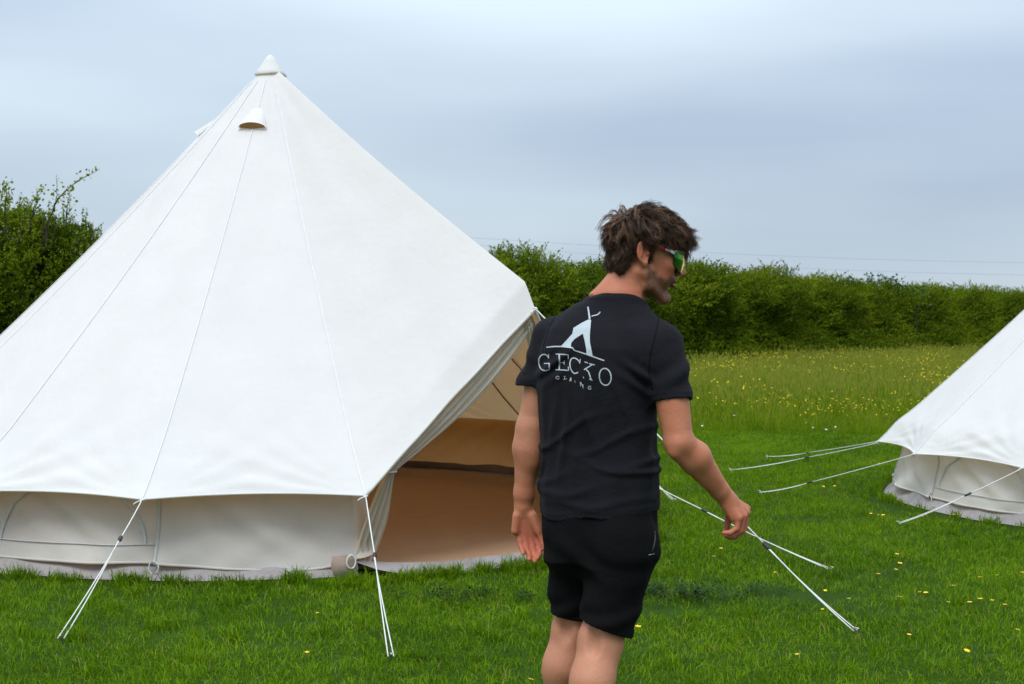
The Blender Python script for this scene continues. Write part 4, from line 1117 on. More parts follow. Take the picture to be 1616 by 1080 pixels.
def only(f, p, mask):
    """evaluate a detailed field only where it can matter"""
    out = np.full(len(p), 0.5)
    if mask.any(): out[mask] = f(p[mask])
    return out
def body(p):
    d = only(head_sdf, p, p[:, 2] > 1.36)
    nk = rc(p, neck_a, neck_b, 0.058, 0.064)
    nk = smin(nk, rc(p, hl(-0.05, 0, -0.03), P(965, 490, 4.46), 0.030, 0.042), 0.03)
    for s in (-1, 1): nk = smin(nk, rc(p, hl(-0.02, s * 0.055, -0.05), neck_b + BF * 0.05 + BR * s * 0.02, 0.012, 0.015), 0.02)   # side neck muscles
    d = smin(d, nk, 0.022)
    t = torso(p, -0.026)
    t = smin(t, rc(p, neck_b + BU * 0.02, sh_r + BU * 0.012, 0.045, 0.040), 0.05)
    t = smin(t, rc(p, neck_b + BU * 0.02, sh_l + BU * 0.012, 0.045, 0.040), 0.05)
    d = smin(d, t, 0.04)
    # legs
    for h_, k_, a_, rr in ((hip_r, kn_r, an_r, 1.0), (hip_l, kn_l, an_l, 0.90)):
        l = rc(p, h_, k_, 0.082 * rr, 0.062 * rr)
        c = k_ + (a_ - k_) * 0.34 - BF * 0.022
        l = smin(l, rc(p, k_ + (a_ - k_) * 0.03, c, 0.057 * rr, 0.056 * rr), 0.04)
        l = smin(l, rc(p, k_ - BF * 0.005 - np.array([0, 0, 0.03]) + BR * 0.020, c + BR * 0.015, 0.045 * rr, 0.042 * rr), 0.03)
        l = smin(l, rc(p, k_ - BF * 0.005 - np.array([0, 0, 0.03]) - BR * 0.022, c - BR * 0.018 + np.array([0, 0, -0.02]), 0.045 * rr, 0.042 * rr), 0.03)
        l = smin(l, rc(p, c, a_, 0.054 * rr, 0.034), 0.05)
        l = smin(l, rc(p, a_ - np.array([0, 0, 0.045]), a_ - np.array([0, 0, 0.05]) + BF * 0.15, 0.032, 0.024), 0.03)
        # hollow behind the knee with the two tendons beside it
        l = smax(l, -el(p, k_ - BF * 0.075 * rr, np.stack([BR, BF, BU]), (0.020, 0.020, 0.045)), 0.02)
        d = smin(d, l, 0.02)
    low = (p[:, 2] > 0.44) & (p[:, 2] < 0.88)
    if low.any():
        q = p[low]; dd = d[low]; raw, cut = shorts_fields(q)
        d[low] = np.where((cut < -0.030) & (raw < 0.035), np.maximum(dd, raw + 0.010), dd)
    # right arm
    a = rc(p, sh_r, sh_r + (el_r - sh_r) * 0.45, 0.050, 0.055)
    a = smin(a, rc(p, sh_r + (el_r - sh_r) * 0.45, el_r, 0.0545, 0.044), 0.012)
    a = smin(a, rc(p, sh_r + (el_r - sh_r) * 0.55 - np.array([0.004, 0.016, 0]), el_r + (sh_r - el_r) * 0.15 - np.array([0, 0.010, 0]), 0.036, 0.030), 0.02)   # triceps
    f1 = el_r + (wr_r - el_r) * 0.30 + np.array([0.004, 0, 0.006])
    a = smin(a, rc(p, el_r, f1, 0.043, 0.049), 0.016)
    a = smin(a, rc(p, f1, wr_r + (el_r - wr_r) * 0.14, 0.0485, 0.030), 0.016)
    a = smin(a, rc(p, wr_r + (el_r - wr_r) * 0.14, wr_r + nrm(wr_r - el_r) * 0.01, 0.0295, 0.0255), 0.01)
    a = smin(a, el(p, el_r + np.array([-0.006, -0.026, -0.006]), np.eye(3), (0.018, 0.016, 0.022)), 0.018)      # point of the elbow
    a = smin(a, rc(p, el_r + np.array([-0.012, -0.02, -0.03]), wr_r + np.array([-0.012, -0.014, 0.0]), 0.020, 0.010), 0.014)      # ulna edge
    a = smin(a, only(hand_right, p, np.linalg.norm(p - wr_r, axis=1) < 0.30), 0.020)
    d = smin(d, a, 0.03)
    # left arm
    a = rc(p, sh_l, sh_l + (el_l - sh_l) * 0.5, 0.047, 0.049)
    a = smin(a, rc(p, sh_l + (el_l - sh_l) * 0.5, el_l, 0.0485, 0.043), 0.012)
    f1 = el_l + (wr_l - el_l) * 0.25 + np.array([-0.001, 0, 0])
    a = smin(a, rc(p, el_l, f1, 0.041, 0.0455), 0.028)
    a = smin(a, rc(p, f1, wr_l + (el_l - wr_l) * 0.15, 0.0455, 0.031), 0.028)
    a = smin(a, rc(p, el_l + np.array([0.012, -0.014, 0.01]), f1 + np.array([0.010, -0.010, -0.04]), 0.026, 0.028), 0.03)
    a = smin(a, rcf(p, wr_l + (el_l - wr_l) * 0.15, wr_l, 0.031, 0.028, np.array([0.0, 1.0, 0.0]), 0.80), 0.022)
    a = smin(a, only(hand_left, p, np.linalg.norm(p - wr_l, axis=1) < 0.36), 0.024)
    d = smin(d, a, 0.03)
    # nothing of the body stands proud of the cloth that covers it
    near = (p[:, 2] > 0.44) & (p[:, 2] < 1.56)
    if near.any():
        q = p[near]; dd = d[near]
        raw, cut = shirt_fields(q); dd = np.where((cut < -0.028) & (raw < 0.035), np.maximum(dd, raw + 0.010), dd)
        d[near] = dd
    return d

M['skin'] = None
def skin_mat():
    m, n, out, L = new_mat('skin')
    geo = n('ShaderNodeNewGeometry')
    beard = n('ShaderNodeAttribute', attribute_name='beard'); red = n('ShaderNodeAttribute', attribute_name='red'); pale = n('ShaderNodeAttribute', attribute_name='pale')
    nz = n('ShaderNodeTexNoise', {'Vector': geo.outputs['Position'], 'Scale': 26.0, 'Detail': 5, 'Roughness': 0.6})
    nf = n('ShaderNodeTexNoise', {'Vector': geo.outputs['Position'], 'Scale': 420.0, 'Detail': 2})
    base = n('ShaderNodeMix', {0: nz.outputs['Fac'], 6: (0.40, 0.150, 0.070, 1), 7: (0.55, 0.240, 0.128, 1)}, data_type='RGBA')
    m1 = n('ShaderNodeMix', {0: red.outputs['Fac'], 6: base.outputs[2], 7: (0.46, 0.125, 0.070, 1)}, data_type='RGBA')
    m1b = n('ShaderNodeMix', {0: pale.outputs['Fac'], 6: m1.outputs[2], 7: (0.56, 0.32, 0.21, 1)}, data_type='RGBA')
    bm_ = n('ShaderNodeMapRange', {'Value': nf.outputs['Fac'], 'From Min': 0.3, 'From Max': 0.65, 'To Min': 0.62, 'To Max': 1.0})
    bf = n('ShaderNodeMath', {0: beard.outputs['Fac'], 1: bm_.outputs[0]}, operation='MULTIPLY')
    m2 = n('ShaderNodeMix', {0: bf.outputs[0], 6: m1b.outputs[2], 7: (0.050, 0.026, 0.015, 1)}, data_type='RGBA')
    nm = n('ShaderNodeTexNoise', {'Vector': geo.outputs['Position'], 'Scale': 75.0, 'Detail': 4, 'Distortion': 1.2})
    bp0 = n('ShaderNodeBump', {'Height': nm.outputs['Fac'], 'Strength': 0.35, 'Distance': 0.004})
    bp = n('ShaderNodeBump', {'Height': nf.outputs['Fac'], 'Strength': 0.2, 'Distance': 0.004, 'Normal': bp0.outputs[0]})
    b = n('ShaderNodeBsdfPrincipled', {'Base Color': m2.outputs[2], 'Roughness': 0.52, 'Specular IOR Level': 0.35, 'Normal': bp.outputs[0], 'Subsurface Weight': 0.10, 'Subsurface Scale': 0.006})
    b.inputs['Subsurface Radius'].default_value = (1.0, 0.35, 0.2)
    L.new(b.outputs[0], out.inputs[0]); return m
M['skin'] = skin_mat()

def fabric(name, col, rough=0.9, sheen=0.25):
    m, n, out, L = new_mat(name)
    geo = n('ShaderNodeNewGeometry')
    nz = n('ShaderNodeTexNoise', {'Vector': geo.outputs['Position'], 'Scale': 14.0, 'Detail': 5})
    nf = n('ShaderNodeTexNoise', {'Vector': geo.outputs['Position'], 'Scale': 700.0, 'Detail': 2})
    mix = n('ShaderNodeMix', {0: nz.outputs['Fac'], 6: c4([c * 0.75 for c in col]), 7: c4([c * 1.3 for c in col])}, data_type='RGBA')
    cr1 = n('ShaderNodeTexNoise', {'Vector': geo.outputs['Position'], 'Scale': 13.0, 'Detail': 2, 'Distortion': 1.6})
    rg = n('ShaderNodeMath', {0: cr1.outputs['Fac'], 1: 0.5}, operation='SUBTRACT'); rg2 = n('ShaderNodeMath', {0: rg.outputs[0]}, operation='ABSOLUTE')
    rg3 = n('ShaderNodeMapRange', {'Value': rg2.outputs[0], 'From Min': 0.0, 'From Max': 0.09, 'To Min': 1.0, 'To Max': 0.0}); rg3.interpolation_type = 'SMOOTHSTEP'
    bq = n('ShaderNodeBump', {'Height': rg3.outputs[0], 'Strength': 0.16, 'Distance': 0.006})
    bp = n('ShaderNodeBump', {'Height': nf.outputs['Fac'], 'Strength': 0.35, 'Distance': 0.003, 'Normal': bq.outputs[0]})
    b = n('ShaderNodeBsdfPrincipled', {'Base Color': mix.outputs[2], 'Roughness': rough, 'Specular IOR Level': 0.12, 'Sheen Weight': sheen, 'Sheen Roughness': 0.5, 'Normal': bp.outputs[0]})
    L.new(b.outputs[0], out.inputs[0]); return m
M['shirt'] = fabric('black_cotton', (0.0105, 0.0100, 0.0130), 0.9, 0.02)
M['shorts'] = fabric('black_jersey', (0.0042, 0.0040, 0.0045), 0.95, 0.0)
M['shoe'] = plain('dark_shoe', (0.03, 0.03, 0.032), 0.7, 0.2)
M['sole'] = plain('white_sole', (0.6, 0.6, 0.58), 0.7, 0.1)
M['print'] = plain('pale_print', (0.45, 0.505, 0.535), 0.85, 0.18, 220)
M['red'] = plain('red_temple', (0.55, 0.012, 0.02), 0.3, 0.05)
M['whitep'] = plain('white_temple', (0.62, 0.63, 0.65), 0.3, 0.05)

man = empty('person', (float(P(945, 800, 4.45)[0]), 4.45, 0))
tag(man, 'man in black t-shirt and shorts walking away, face turned right in sunglasses', 'person')

def build_body():
    V, F = polymesh(body, (-0.10, 4.02, -0.01), (0.86, 4.86, 1.86), 0.0034)
    V = relax(V, F, 1, 0.4)
    q = to_head(V)
    jaw = np.clip((0.115 - np.abs(q[:, 1])) / 0.03, 0, 1)
    line = np.interp(q[:, 0], [-0.02, -0.006, 0.018, 0.045, 0.075, 0.098, 0.115, 0.14], [0.02, 0.0, -0.028, -0.046, -0.050, -0.034, -0.033, -0.06])
    wob = 0.006 * snoise(V, 45, 2, 2)
    beard = np.clip((line + wob - q[:, 2]) / 0.016, 0, 1) * np.clip((q[:, 0] + 0.008 - wob) / 0.016, 0, 1) * np.clip((q[:, 2] + 0.165) / 0.02, 0, 1)
    under = np.clip((-0.112 - q[:, 2]) / 0.03, 0, 1)
    beard = beard * 0.92 * (1 - 0.5 * under)
    lips = np.clip(1 - np.linalg.norm((q - [0.118, 0, -0.0645]) / [0.014, 0.021, 0.0125], axis=1), 0, 1)
    beard = beard * (1 - np.clip(lips * 3, 0, 1))
    near = (np.linalg.norm(q, axis=1) < 0.30)
    beard = np.where(near & (q[:, 2] > -0.17), beard, 0)
    red = 0.30 + 0.25 * np.clip(snoise(V, 8, 5, 2), 0, 1)
    red += 0.55 * np.exp(-np.linalg.norm((q - [0.075, 0.05, -0.022]) / 0.032, axis=1) ** 2)
    red += 0.5 * np.exp(-np.linalg.norm((q - [-0.026, 0.088, 0.008]) / 0.035, axis=1) ** 2)
    red += 0.8 * np.clip(lips * 3, 0, 1)
    for c in (P(1160, 830, 4.42), P(834, 865, 4.56)): red += 0.55 * np.exp(-(np.linalg.norm(V - c, axis=1) / 0.07) ** 2)
    red += 0.35 * np.exp(-((V[:, 2] - 1.50) / 0.05) ** 2) * (q[:, 0] < 0.02)
    pale = np.clip((0.62 - V[:, 2]) / 0.1, 0, 1) * 0.30 + 0.30 * np.exp(-(np.linalg.norm(V - el_l - np.array([0, 0, 0.06]), axis=1) / 0.16) ** 2)
    me = mesh_np('body', V, [F], None, {'beard': beard, 'red': np.clip(red, 0, 1), 'pale': np.clip(pale, 0, 1)})
    put('body', me, M['skin'], man)

# ---- T-shirt
ud_r, ud_l = nrm(el_r - sh_r), nrm(el_l - sh_l)
hem_r, hem_l = P(1060, 634, 4.325), P(840, 606, 4.54)
col_c = P(981, 478, 4.462); col_n = nrm(np.array([0.0, 0, 1.0]) + BF * 0.40 + BR * 0.10)
def folds(p):
    """drape: long soft folds from the shoulder blades and slack above the hem"""
    z = p[:, 2]; u = (p - np.array([tX[4], 4.45, 0])) @ BR; v = (p - np.array([tX[4], 4.45, 0])) @ BF
    w = 0
    back = np.clip(-v / 0.06, 0, 1)
    for u0, sl, ph, am, wd in ((-0.10, 0.10, 0, 0.009, 0.013), (-0.060, 0.05, 1, 0.011, 0.012), (-0.020, 0.00, 2, 0.009, 0.015), (-0.138, 0.16, 2, 0.010, 0.012), (0.025, -0.08, 2, 0.009, 0.014), (0.085, -0.18, 2, 0.008, 0.016), (0.13, -0.25, 2, 0.008, 0.014)):
        uu = u - u0 - sl * (z - 1.15) - 0.012 * np.sin(z * (9 + 4 * ph) + ph + u0 * 40)
        env = np.exp(-((z - 1.13 - 0.5 * u0) / 0.15) ** 2) * (0.75 + 0.25 * np.sin(z * 23 + u0 * 60))
        w = w + am * np.exp(-(uu / wd) ** 2) * env * back
    # slanting slack at the waist, stronger towards the right hip
    for z0, sl, am, wd in ((0.985, 0.35, 0.007, 0.013), (0.93, 0.22, 0.0075, 0.014), (1.05, 0.55, 0.006, 0.012), (0.885, 0.10, 0.006, 0.012), (1.13, 0.8, 0.007, 0.012), (1.02, -0.4, 0.008, 0.010)):
        zz = z - z0 - sl * u * 0.6 - 0.012 * np.sin(u * 22 + z0 * 40)
        w = w + am * np.exp(-(zz / wd) ** 2) * (0.55 + 0.45 * np.sin(u * 14 + z0 * 30))
    # pulls running in from the armpits
    for c, dr in ((P(1030, 610, 4.36), np.array([-0.8, 0, 0.55])), (P(856, 590, 4.5), np.array([0.75, 0, 0.6]))):
        q = p - c; dr = nrm(dr); al = q @ dr; perp = q - np.outer(al, dr); pz = perp @ nrm(np.array([0.55, 0, 0.8]) if dr[0] < 0 else np.array([-0.6, 0, 0.75]))
        w = w + 0.008 * np.sin(pz * 150) * np.exp(-(pz / 0.035) ** 2) * np.exp(-((al - 0.05) / 0.06) ** 2)
    w = w + 0.0035 * snoise(p * [1, 1, 0.6], 7, 3, 2)
    return w
cutr, cutl = nrm(ud_r + np.array([-0.05, 0, 0])), nrm(ud_l + np.array([0.30, 0, 0.0]))
def shirt_torso(p):
    t = torso(p, 0.004)
    t = smin(t, rc(p, neck_b + BU * 0.000, sh_r + BU * 0.004 - BR * 0.02, 0.052, 0.054), 0.05)
    t = smin(t, rc(p, neck_b + BU * 0.000, sh_l + BU * 0.004 + BR * 0.02, 0.052, 0.054), 0.05)
    t = smin(t, el(p, P(1008, 565, 4.335), np.stack([BR, BF, BU]), (0.06, 0.035, 0.085)), 0.05)       # shoulder blades
    t = smin(t, el(p, P(905, 555, 4.425), np.stack([BR, BF, BU]), (0.06, 0.035, 0.085)), 0.05)
    t = smax(t, -rc(p, P(935, 560, 4.27), P(938, 720, 4.275), 0.028, 0.022), 0.05)                    # spine hollow
    return t - folds(p)
def sleeve(p, s_, ud, hem, r0, r1):
    a = smin(rc(p, s_, s_ + ud * 0.10, r0, r0 + 0.002), rc(p, s_ + ud * 0.08, hem + ud * 0.03, r0, r1), 0.014)
    q = p - s_; al = q @ ud
    a = a - 0.0055 * np.sin(al * 75 + (q @ np.array([0.8, 0.5, 0])) * 45) * np.exp(-((al - 0.11) / 0.06) ** 2)
    return a
def shirt_fields(p):
    """cloth surface, and how far a point lies beyond an open edge"""
    t = shirt_torso(p)
    a, b = sleeve(p, sh_r, ud_r, hem_r, 0.061, 0.0655), sleeve(p, sh_l, ud_l, hem_l, 0.057, 0.0555)
    raw = smin(smin(t, a, 0.028), b, 0.028)
    q = p - col_c; dn = q @ col_n; rad = np.linalg.norm(q - np.outer(dn, col_n), axis=1)
    neck = dn - 1.6 * np.maximum(0, rad - 0.088)
    zb = 0.842 + 0.010 * np.sin((p @ BR) * 13 + 1.0) + 0.006 * np.sin((p @ BR) * 31)
    cut = np.maximum(neck, zb - p[:, 2])
    tin = torso(p, 0.0)
    cut = np.maximum(cut, np.where((a < b) & (tin > 0), (p - hem_r) @ cutr, -1.0))
    cut = np.maximum(cut, np.where((b <= a) & (tin > 0), (p - hem_l) @ cutl, -1.0))
    return raw, cut
def shirt(p):
    t = shirt_torso(p)
    q = p - col_c; dn = q @ col_n; rad = np.linalg.norm(q - np.outer(dn, col_n), axis=1)
    neck = dn - 1.6 * np.maximum(0, rad - 0.088)
    zb = 0.842 + 0.010 * np.sin((p @ BR) * 13 + 1.0) + 0.006 * np.sin((p @ BR) * 31)
    cz = zb - p[:, 2]
    rid = lambda c: 0.0016 * np.exp(-((c + 0.021) / 0.0035) ** 2)
    tt = np.maximum(t - rid(cz), cz)
    tt = np.maximum(tt, -np.maximum(t + 0.0085, -(cz + 0.035)))           # open hem with a cloth edge
    out = tt
    for s_, ud, hem, r0, r1, cd in ((sh_r, ud_r, hem_r, 0.061, 0.0655, cutr), (sh_l, ud_l, hem_l, 0.057, 0.0555, cutl)):
        a = sleeve(p, s_, ud, hem, r0, r1); c = (p - hem) @ cd
        sl = np.maximum(a - rid(c), c)
        out = smin(out, sl, 0.028)
        hol = np.maximum(np.maximum(a + 0.0085, -(c + 0.035)), -(t + 0.004))
        out = np.maximum(out, -hol)
    out = np.maximum(out, neck)
    ring = np.abs(np.hypot((q @ BR) / 1.02, (q - np.outer(q @ BR, BR)) @ nrm(np.cross(col_n, BR))) - 0.077)
    tor = np.hypot(ring, (dn + 0.004) * 0.60) - 0.0085
    return smin(out, tor, 0.012)
def build_shirt():
    V, F = polymesh(shirt, (-0.06, 4.10, 0.78), (0.66, 4.78, 1.58), 0.0045)
    V = relax(V, F, 1, 0.45)
    o = put('t_shirt', mesh_np('t_shirt', V, [F]), M['shirt'], man)
    return V, F, o
SV, SF, shirt_o = build_shirt()

# ---- pale print on the back, laid on the cloth
def build_print():
    bvh = BVHTree.FromPolygons([Vector(v) for v in SV], SF.tolist())
    cam_p = Vector((0, 0, CAM_Z))
    back_n = Vector(-BF)
    def drop(u, v, lift=0.0014):
        x, y = 840 + u / 6.75, 470 + v / 6.75
        d = Vector(P(x, y, 4.0)) - cam_p; d.normalize()
        h = bvh.ray_cast(cam_p, d)
        if h[0] is None: return np.array(P(x, y, 4.3))
        n_ = h[1] if h[1].dot(d) < 0 else -h[1]
        return np.array(h[0] + n_ * lift)
    def stroke(pts, w):
        pts = np.array(pts, float); out = [pts[0]]
        for a, b in zip(pts[:-1], pts[1:]):
            k = max(2, int(np.linalg.norm(b - a) / 9)); out += [a + (b - a) * f for f in np.linspace(0, 1, k + 1)[1:]]
        out = np.array(out)
        if len(out) > 4:
            for _ in range(2): out[1:-1] = (out[:-2] + 2 * out[1:-1] + out[2:]) / 4
        w = np.broadcast_to(np.interp(np.linspace(0, 1, len(out)), np.linspace(0, 1, len(np.atleast_1d(w))), np.atleast_1d(w)), (len(out),))
        t = np.gradient(out, axis=0); t /= np.linalg.norm(t, axis=1)[:, None] + 1e-9; s = np.stack([-t[:, 1], t[:, 0]], 1)
        V = []
        for c, ss, ww in zip(out, s, w):
            for f in (-0.5, 0, 0.5): q = c + ss * ww * f; V.append(drop(q[0], q[1]))
        return np.array(V), [grid_faces(len(out), 3)]
    def fill(poly):
        bm = bmesh.new(); vs = [bm.verts.new((x, y, 0)) for x, y in poly]; bm.faces.new(vs)
        bmesh.ops.triangulate(bm, faces=bm.faces[:])
        for _ in range(4):
            long_ = [e_ for e_ in bm.edges if e_.calc_length() > 14]
            if not long_: break
            bmesh.ops.subdivide_edges(bm, edges=long_, cuts=1); bmesh.ops.triangulate(bm, faces=bm.faces[:])
        bm.verts.index_update(); V = np.array([drop(v.co.x, v.co.y) for v in bm.verts]); F = np.array([[v.index for v in f.verts] for f in bm.faces]); bm.free()
        return V, [F]
    emb = [fill([(600, 235), (530, 270), (440, 325), (429, 385), (372, 450), (310, 516), (412, 533), (418, 482), (455, 440), (540, 385), (560, 460), (578, 560), (578, 600), (645, 624), (616, 480), (614, 400), (628, 238)]),
           stroke([(594, 100), (604, 160), (613, 232)], [14, 17, 18]), stroke([(632, 202), (655, 192), (690, 188), (712, 172), (725, 153)], [9, 11, 9]),
           stroke([(153, 531), (230, 522), (310, 521), (432, 536)], [9, 13, 13]), stroke([(432, 536), (446, 560), (580, 604), (768, 671)], [9, 13, 12])]
    V, F = join(emb); put('printed_tent_emblem', mesh_np('printed_tent_emblem', V, F), M['print'], shirt_o, False)
    def word(name, strokes):
        V, F = join([stroke(p_, w_) for p_, w_ in strokes]); put(name, mesh_np(name, V, F), M['print'], shirt_o, False)
    a = np.linspace(0, 2 * math.pi, 29)
    word('printed_word', [([(176, 600), (178, 648)], 9), ([(178, 642), (160, 612), (128, 601), (95, 615), (72, 655), (74, 710), (90, 755), (118, 777), (160, 774), (184, 760)], 11), ([(182, 765), (184, 704)], 11), ([(128, 703), (190, 702)], 9),
        ([(253, 603), (388, 608)], 9), ([(290, 604), (290, 770)], 14), ([(248, 769), (388, 775)], 9), ([(384, 606), (384, 652)], 9), ([(388, 776), (386, 736)], 9), ([(290, 688), (342, 690)], 9), ([(342, 666), (342, 714)], 9),
        ([(514, 655), (506, 702)], 9), ([(508, 690), (480, 655), (440, 640), (414, 655), (402, 700), (406, 750), (428, 792), (455, 812), (490, 796)], 11),
        ([(558, 684), (592, 696)], 9), ([(606, 703), (668, 718)], 9), ([(640, 714), (552, 768)], 11), ([(572, 764), (600, 790), (614, 830), (626, 874)], 13), ([(606, 868), (642, 880)], 9),
        ([(778 + 62 * math.cos(t) + 6 * math.sin(t), 843 + 90 * math.sin(t)) for t in a], 12)])
    word('printed_subtitle', [([(292, 842), (276, 834), (258, 840), (252, 854), (260, 868), (290, 868), (290, 855), (274, 855)], 6), ([(333, 836), (362, 836)], 5), ([(347, 836), (346, 868)], 7), ([(331, 868), (366, 869), (367, 858)], 5),
        ([(414, 850), (400, 890)], 7), ([(414, 850), (414, 890)], 8), ([(455, 880), (456, 905)], 3), ([(545, 842), (548, 858)], 8),
        ([(514, 898), (516, 945)], 5), ([(516, 898), (540, 944)], 7), ([(541, 925), (541, 966)], 5), ([(628, 946), (608, 940), (592, 952), (594, 970), (610, 978), (628, 974), (628, 960), (612, 960)], 6)])
build_print()
def build_seams():
    bv = BVHTree.FromPolygons([Vector(v) for v in SV], SF.tolist()); c = Vector((0, 0, CAM_Z))
    for px in ([(1040, 503), (1034, 530), (1026, 560), (1024, 590), (1030, 615)], [(880, 492), (868, 515), (858, 545), (854, 575), (855, 598)]):
        q = np.array(px, float); tt = np.linspace(0, len(q) - 1, 26); pts = []
        for x, y in zip(np.interp(tt, range(len(q)), q[:, 0]), np.interp(tt, range(len(q)), q[:, 1])):
            d = Vector(P(x, y, 4.0)) - c; d.normalize(); h = bv.ray_cast(c, d)
            if h[0] is not None: pts.append(np.array(h[0]) - np.array(d) * 0.0003)
        put('sleeve_seam', mesh_np('sleeve_seam', *tube(pts, 0.0016, 5)), M['shorts'], shirt_o)
build_seams()

# ---- shorts
sho_r, sho_l = P(955, 990, 4.385), P(907, 968, 4.55)
def shorts_fields(p):
    t = torso(p, -0.002); t = np.maximum(t, p[:, 2] - 0.90); t = np.maximum(t, 0.70 - p[:, 2])
    t = smin(t, el(p, P(984, 862, 4.35), np.eye(3), (0.085, 0.070, 0.095)), 0.05)                # seat
    t = smin(t, el(p, P(916, 858, 4.43), np.eye(3), (0.080, 0.070, 0.095)), 0.05)
    dr, dl = nrm(sho_r - hip_r), nrm(sho_l - hip_l)
    a = rc(p, hip_r - BR * 0.004, sho_r + dr * 0.03, 0.098, 0.089); b = rc(p, hip_l + BR * 0.002, sho_l + dl * 0.03, 0.093, 0.083)
    legs = smin(a, b, 0.014)
    d = smin(t, legs, 0.05)
    z = p[:, 2]; u = p @ BR
    w = 0.0045 * np.sin((z + 0.5 * u) * 62 + np.sin(u * 20) * 1.5) * np.exp(-((z - 0.70) / 0.07) ** 2)
    w = w + 0.005 * np.sin((z * 0.9 - 0.35 * u) * 95 + 1.0 + np.sin(u * 25)) * np.exp(-((z - 0.53) / 0.05) ** 2) + 0.003 * snoise(p, 8, 6, 2)
    w = w + 0.006 * np.exp(-((z - 0.79 + 0.4 * (u - 0.2)) / 0.014) ** 2) + 0.005 * np.exp(-((z - 0.745 - 0.5 * (u - 0.2)) / 0.012) ** 2)
    cut = np.where(a < b, (p - sho_r) @ nrm(dr + np.array([-0.10, 0, 0])), (p - sho_l) @ nrm(dl + np.array([-0.16, 0, 0])))
    return d - w, np.where(z > 0.70, -1.0, cut)
def build_shorts():
    def shorts(p):
        d, cut = shorts_fields(p)
        rid = 0.0016 * np.exp(-((cut + 0.022) / 0.004) ** 2)
        o = np.maximum(d - rid, cut); inner = np.maximum(d + 0.009, -(cut + 0.04)); inner = np.where(p[:, 2] > 0.70, 1.0, inner)
        return np.maximum(o, -inner)
    V, F = polymesh(shorts, (-0.02, 4.16, 0.40), (0.56, 4.76, 0.94), 0.0048)
    V = relax(V, F, 1, 0.45)
    o = put('shorts', mesh_np('shorts', V, [F]), M['shorts'], man)
    bv = BVHTree.FromPolygons([Vector(v) for v in V], F.tolist())
    def on(x, y, lift=0.001):
        c = Vector((0, 0, CAM_Z)); d = Vector(P(x, y, 4.0)) - c; d.normalize(); h = bv.ray_cast(c, d)
        return np.array(h[0] - d * lift) if h[0] is not None else P(x, y, 4.33)
    put('pocket_zip', mesh_np('pocket_zip', *tube([on(1033, 838), on(1034, 850), on(1032, 862), on(1029, 872)], [0.002, 0.003, 0.003, 0.002], 6)), M['black'], o)
    put('zip_pull', mesh_np('zip_pull', *tube([on(1024, 876), on(1029, 875), on(1033, 874)], 0.0010, 5)), M['steel'], o)
build_shorts()
build_body()

# ---- shoes (below the frame)
for a_ in (an_r, an_l):
    def shoe(p, a_=a_):
        d = rcf(p, a_ + np.array([0, 0, -0.045]) - BF * 0.03, a_ + np.array([0, 0, -0.05]) + BF * 0.15, 0.046, 0.042, BU, 0.85)
        d = smin(d, rc(p, a_ + [0, 0, -0.05], a_ + [0, 0, -0.005], 0.042, 0.042), 0.03)
        return np.maximum(np.maximum(d, 0.001 - p[:, 2]), p[:, 2] - 0.105)
    V, F = polymesh(shoe, a_ - np.array([0.2, 0.2, 0.10]), a_ + np.array([0.2, 0.3, 0.06]), 0.006)
    put('shoe', mesh_np('shoe', V, [F]), M['shoe'], man)

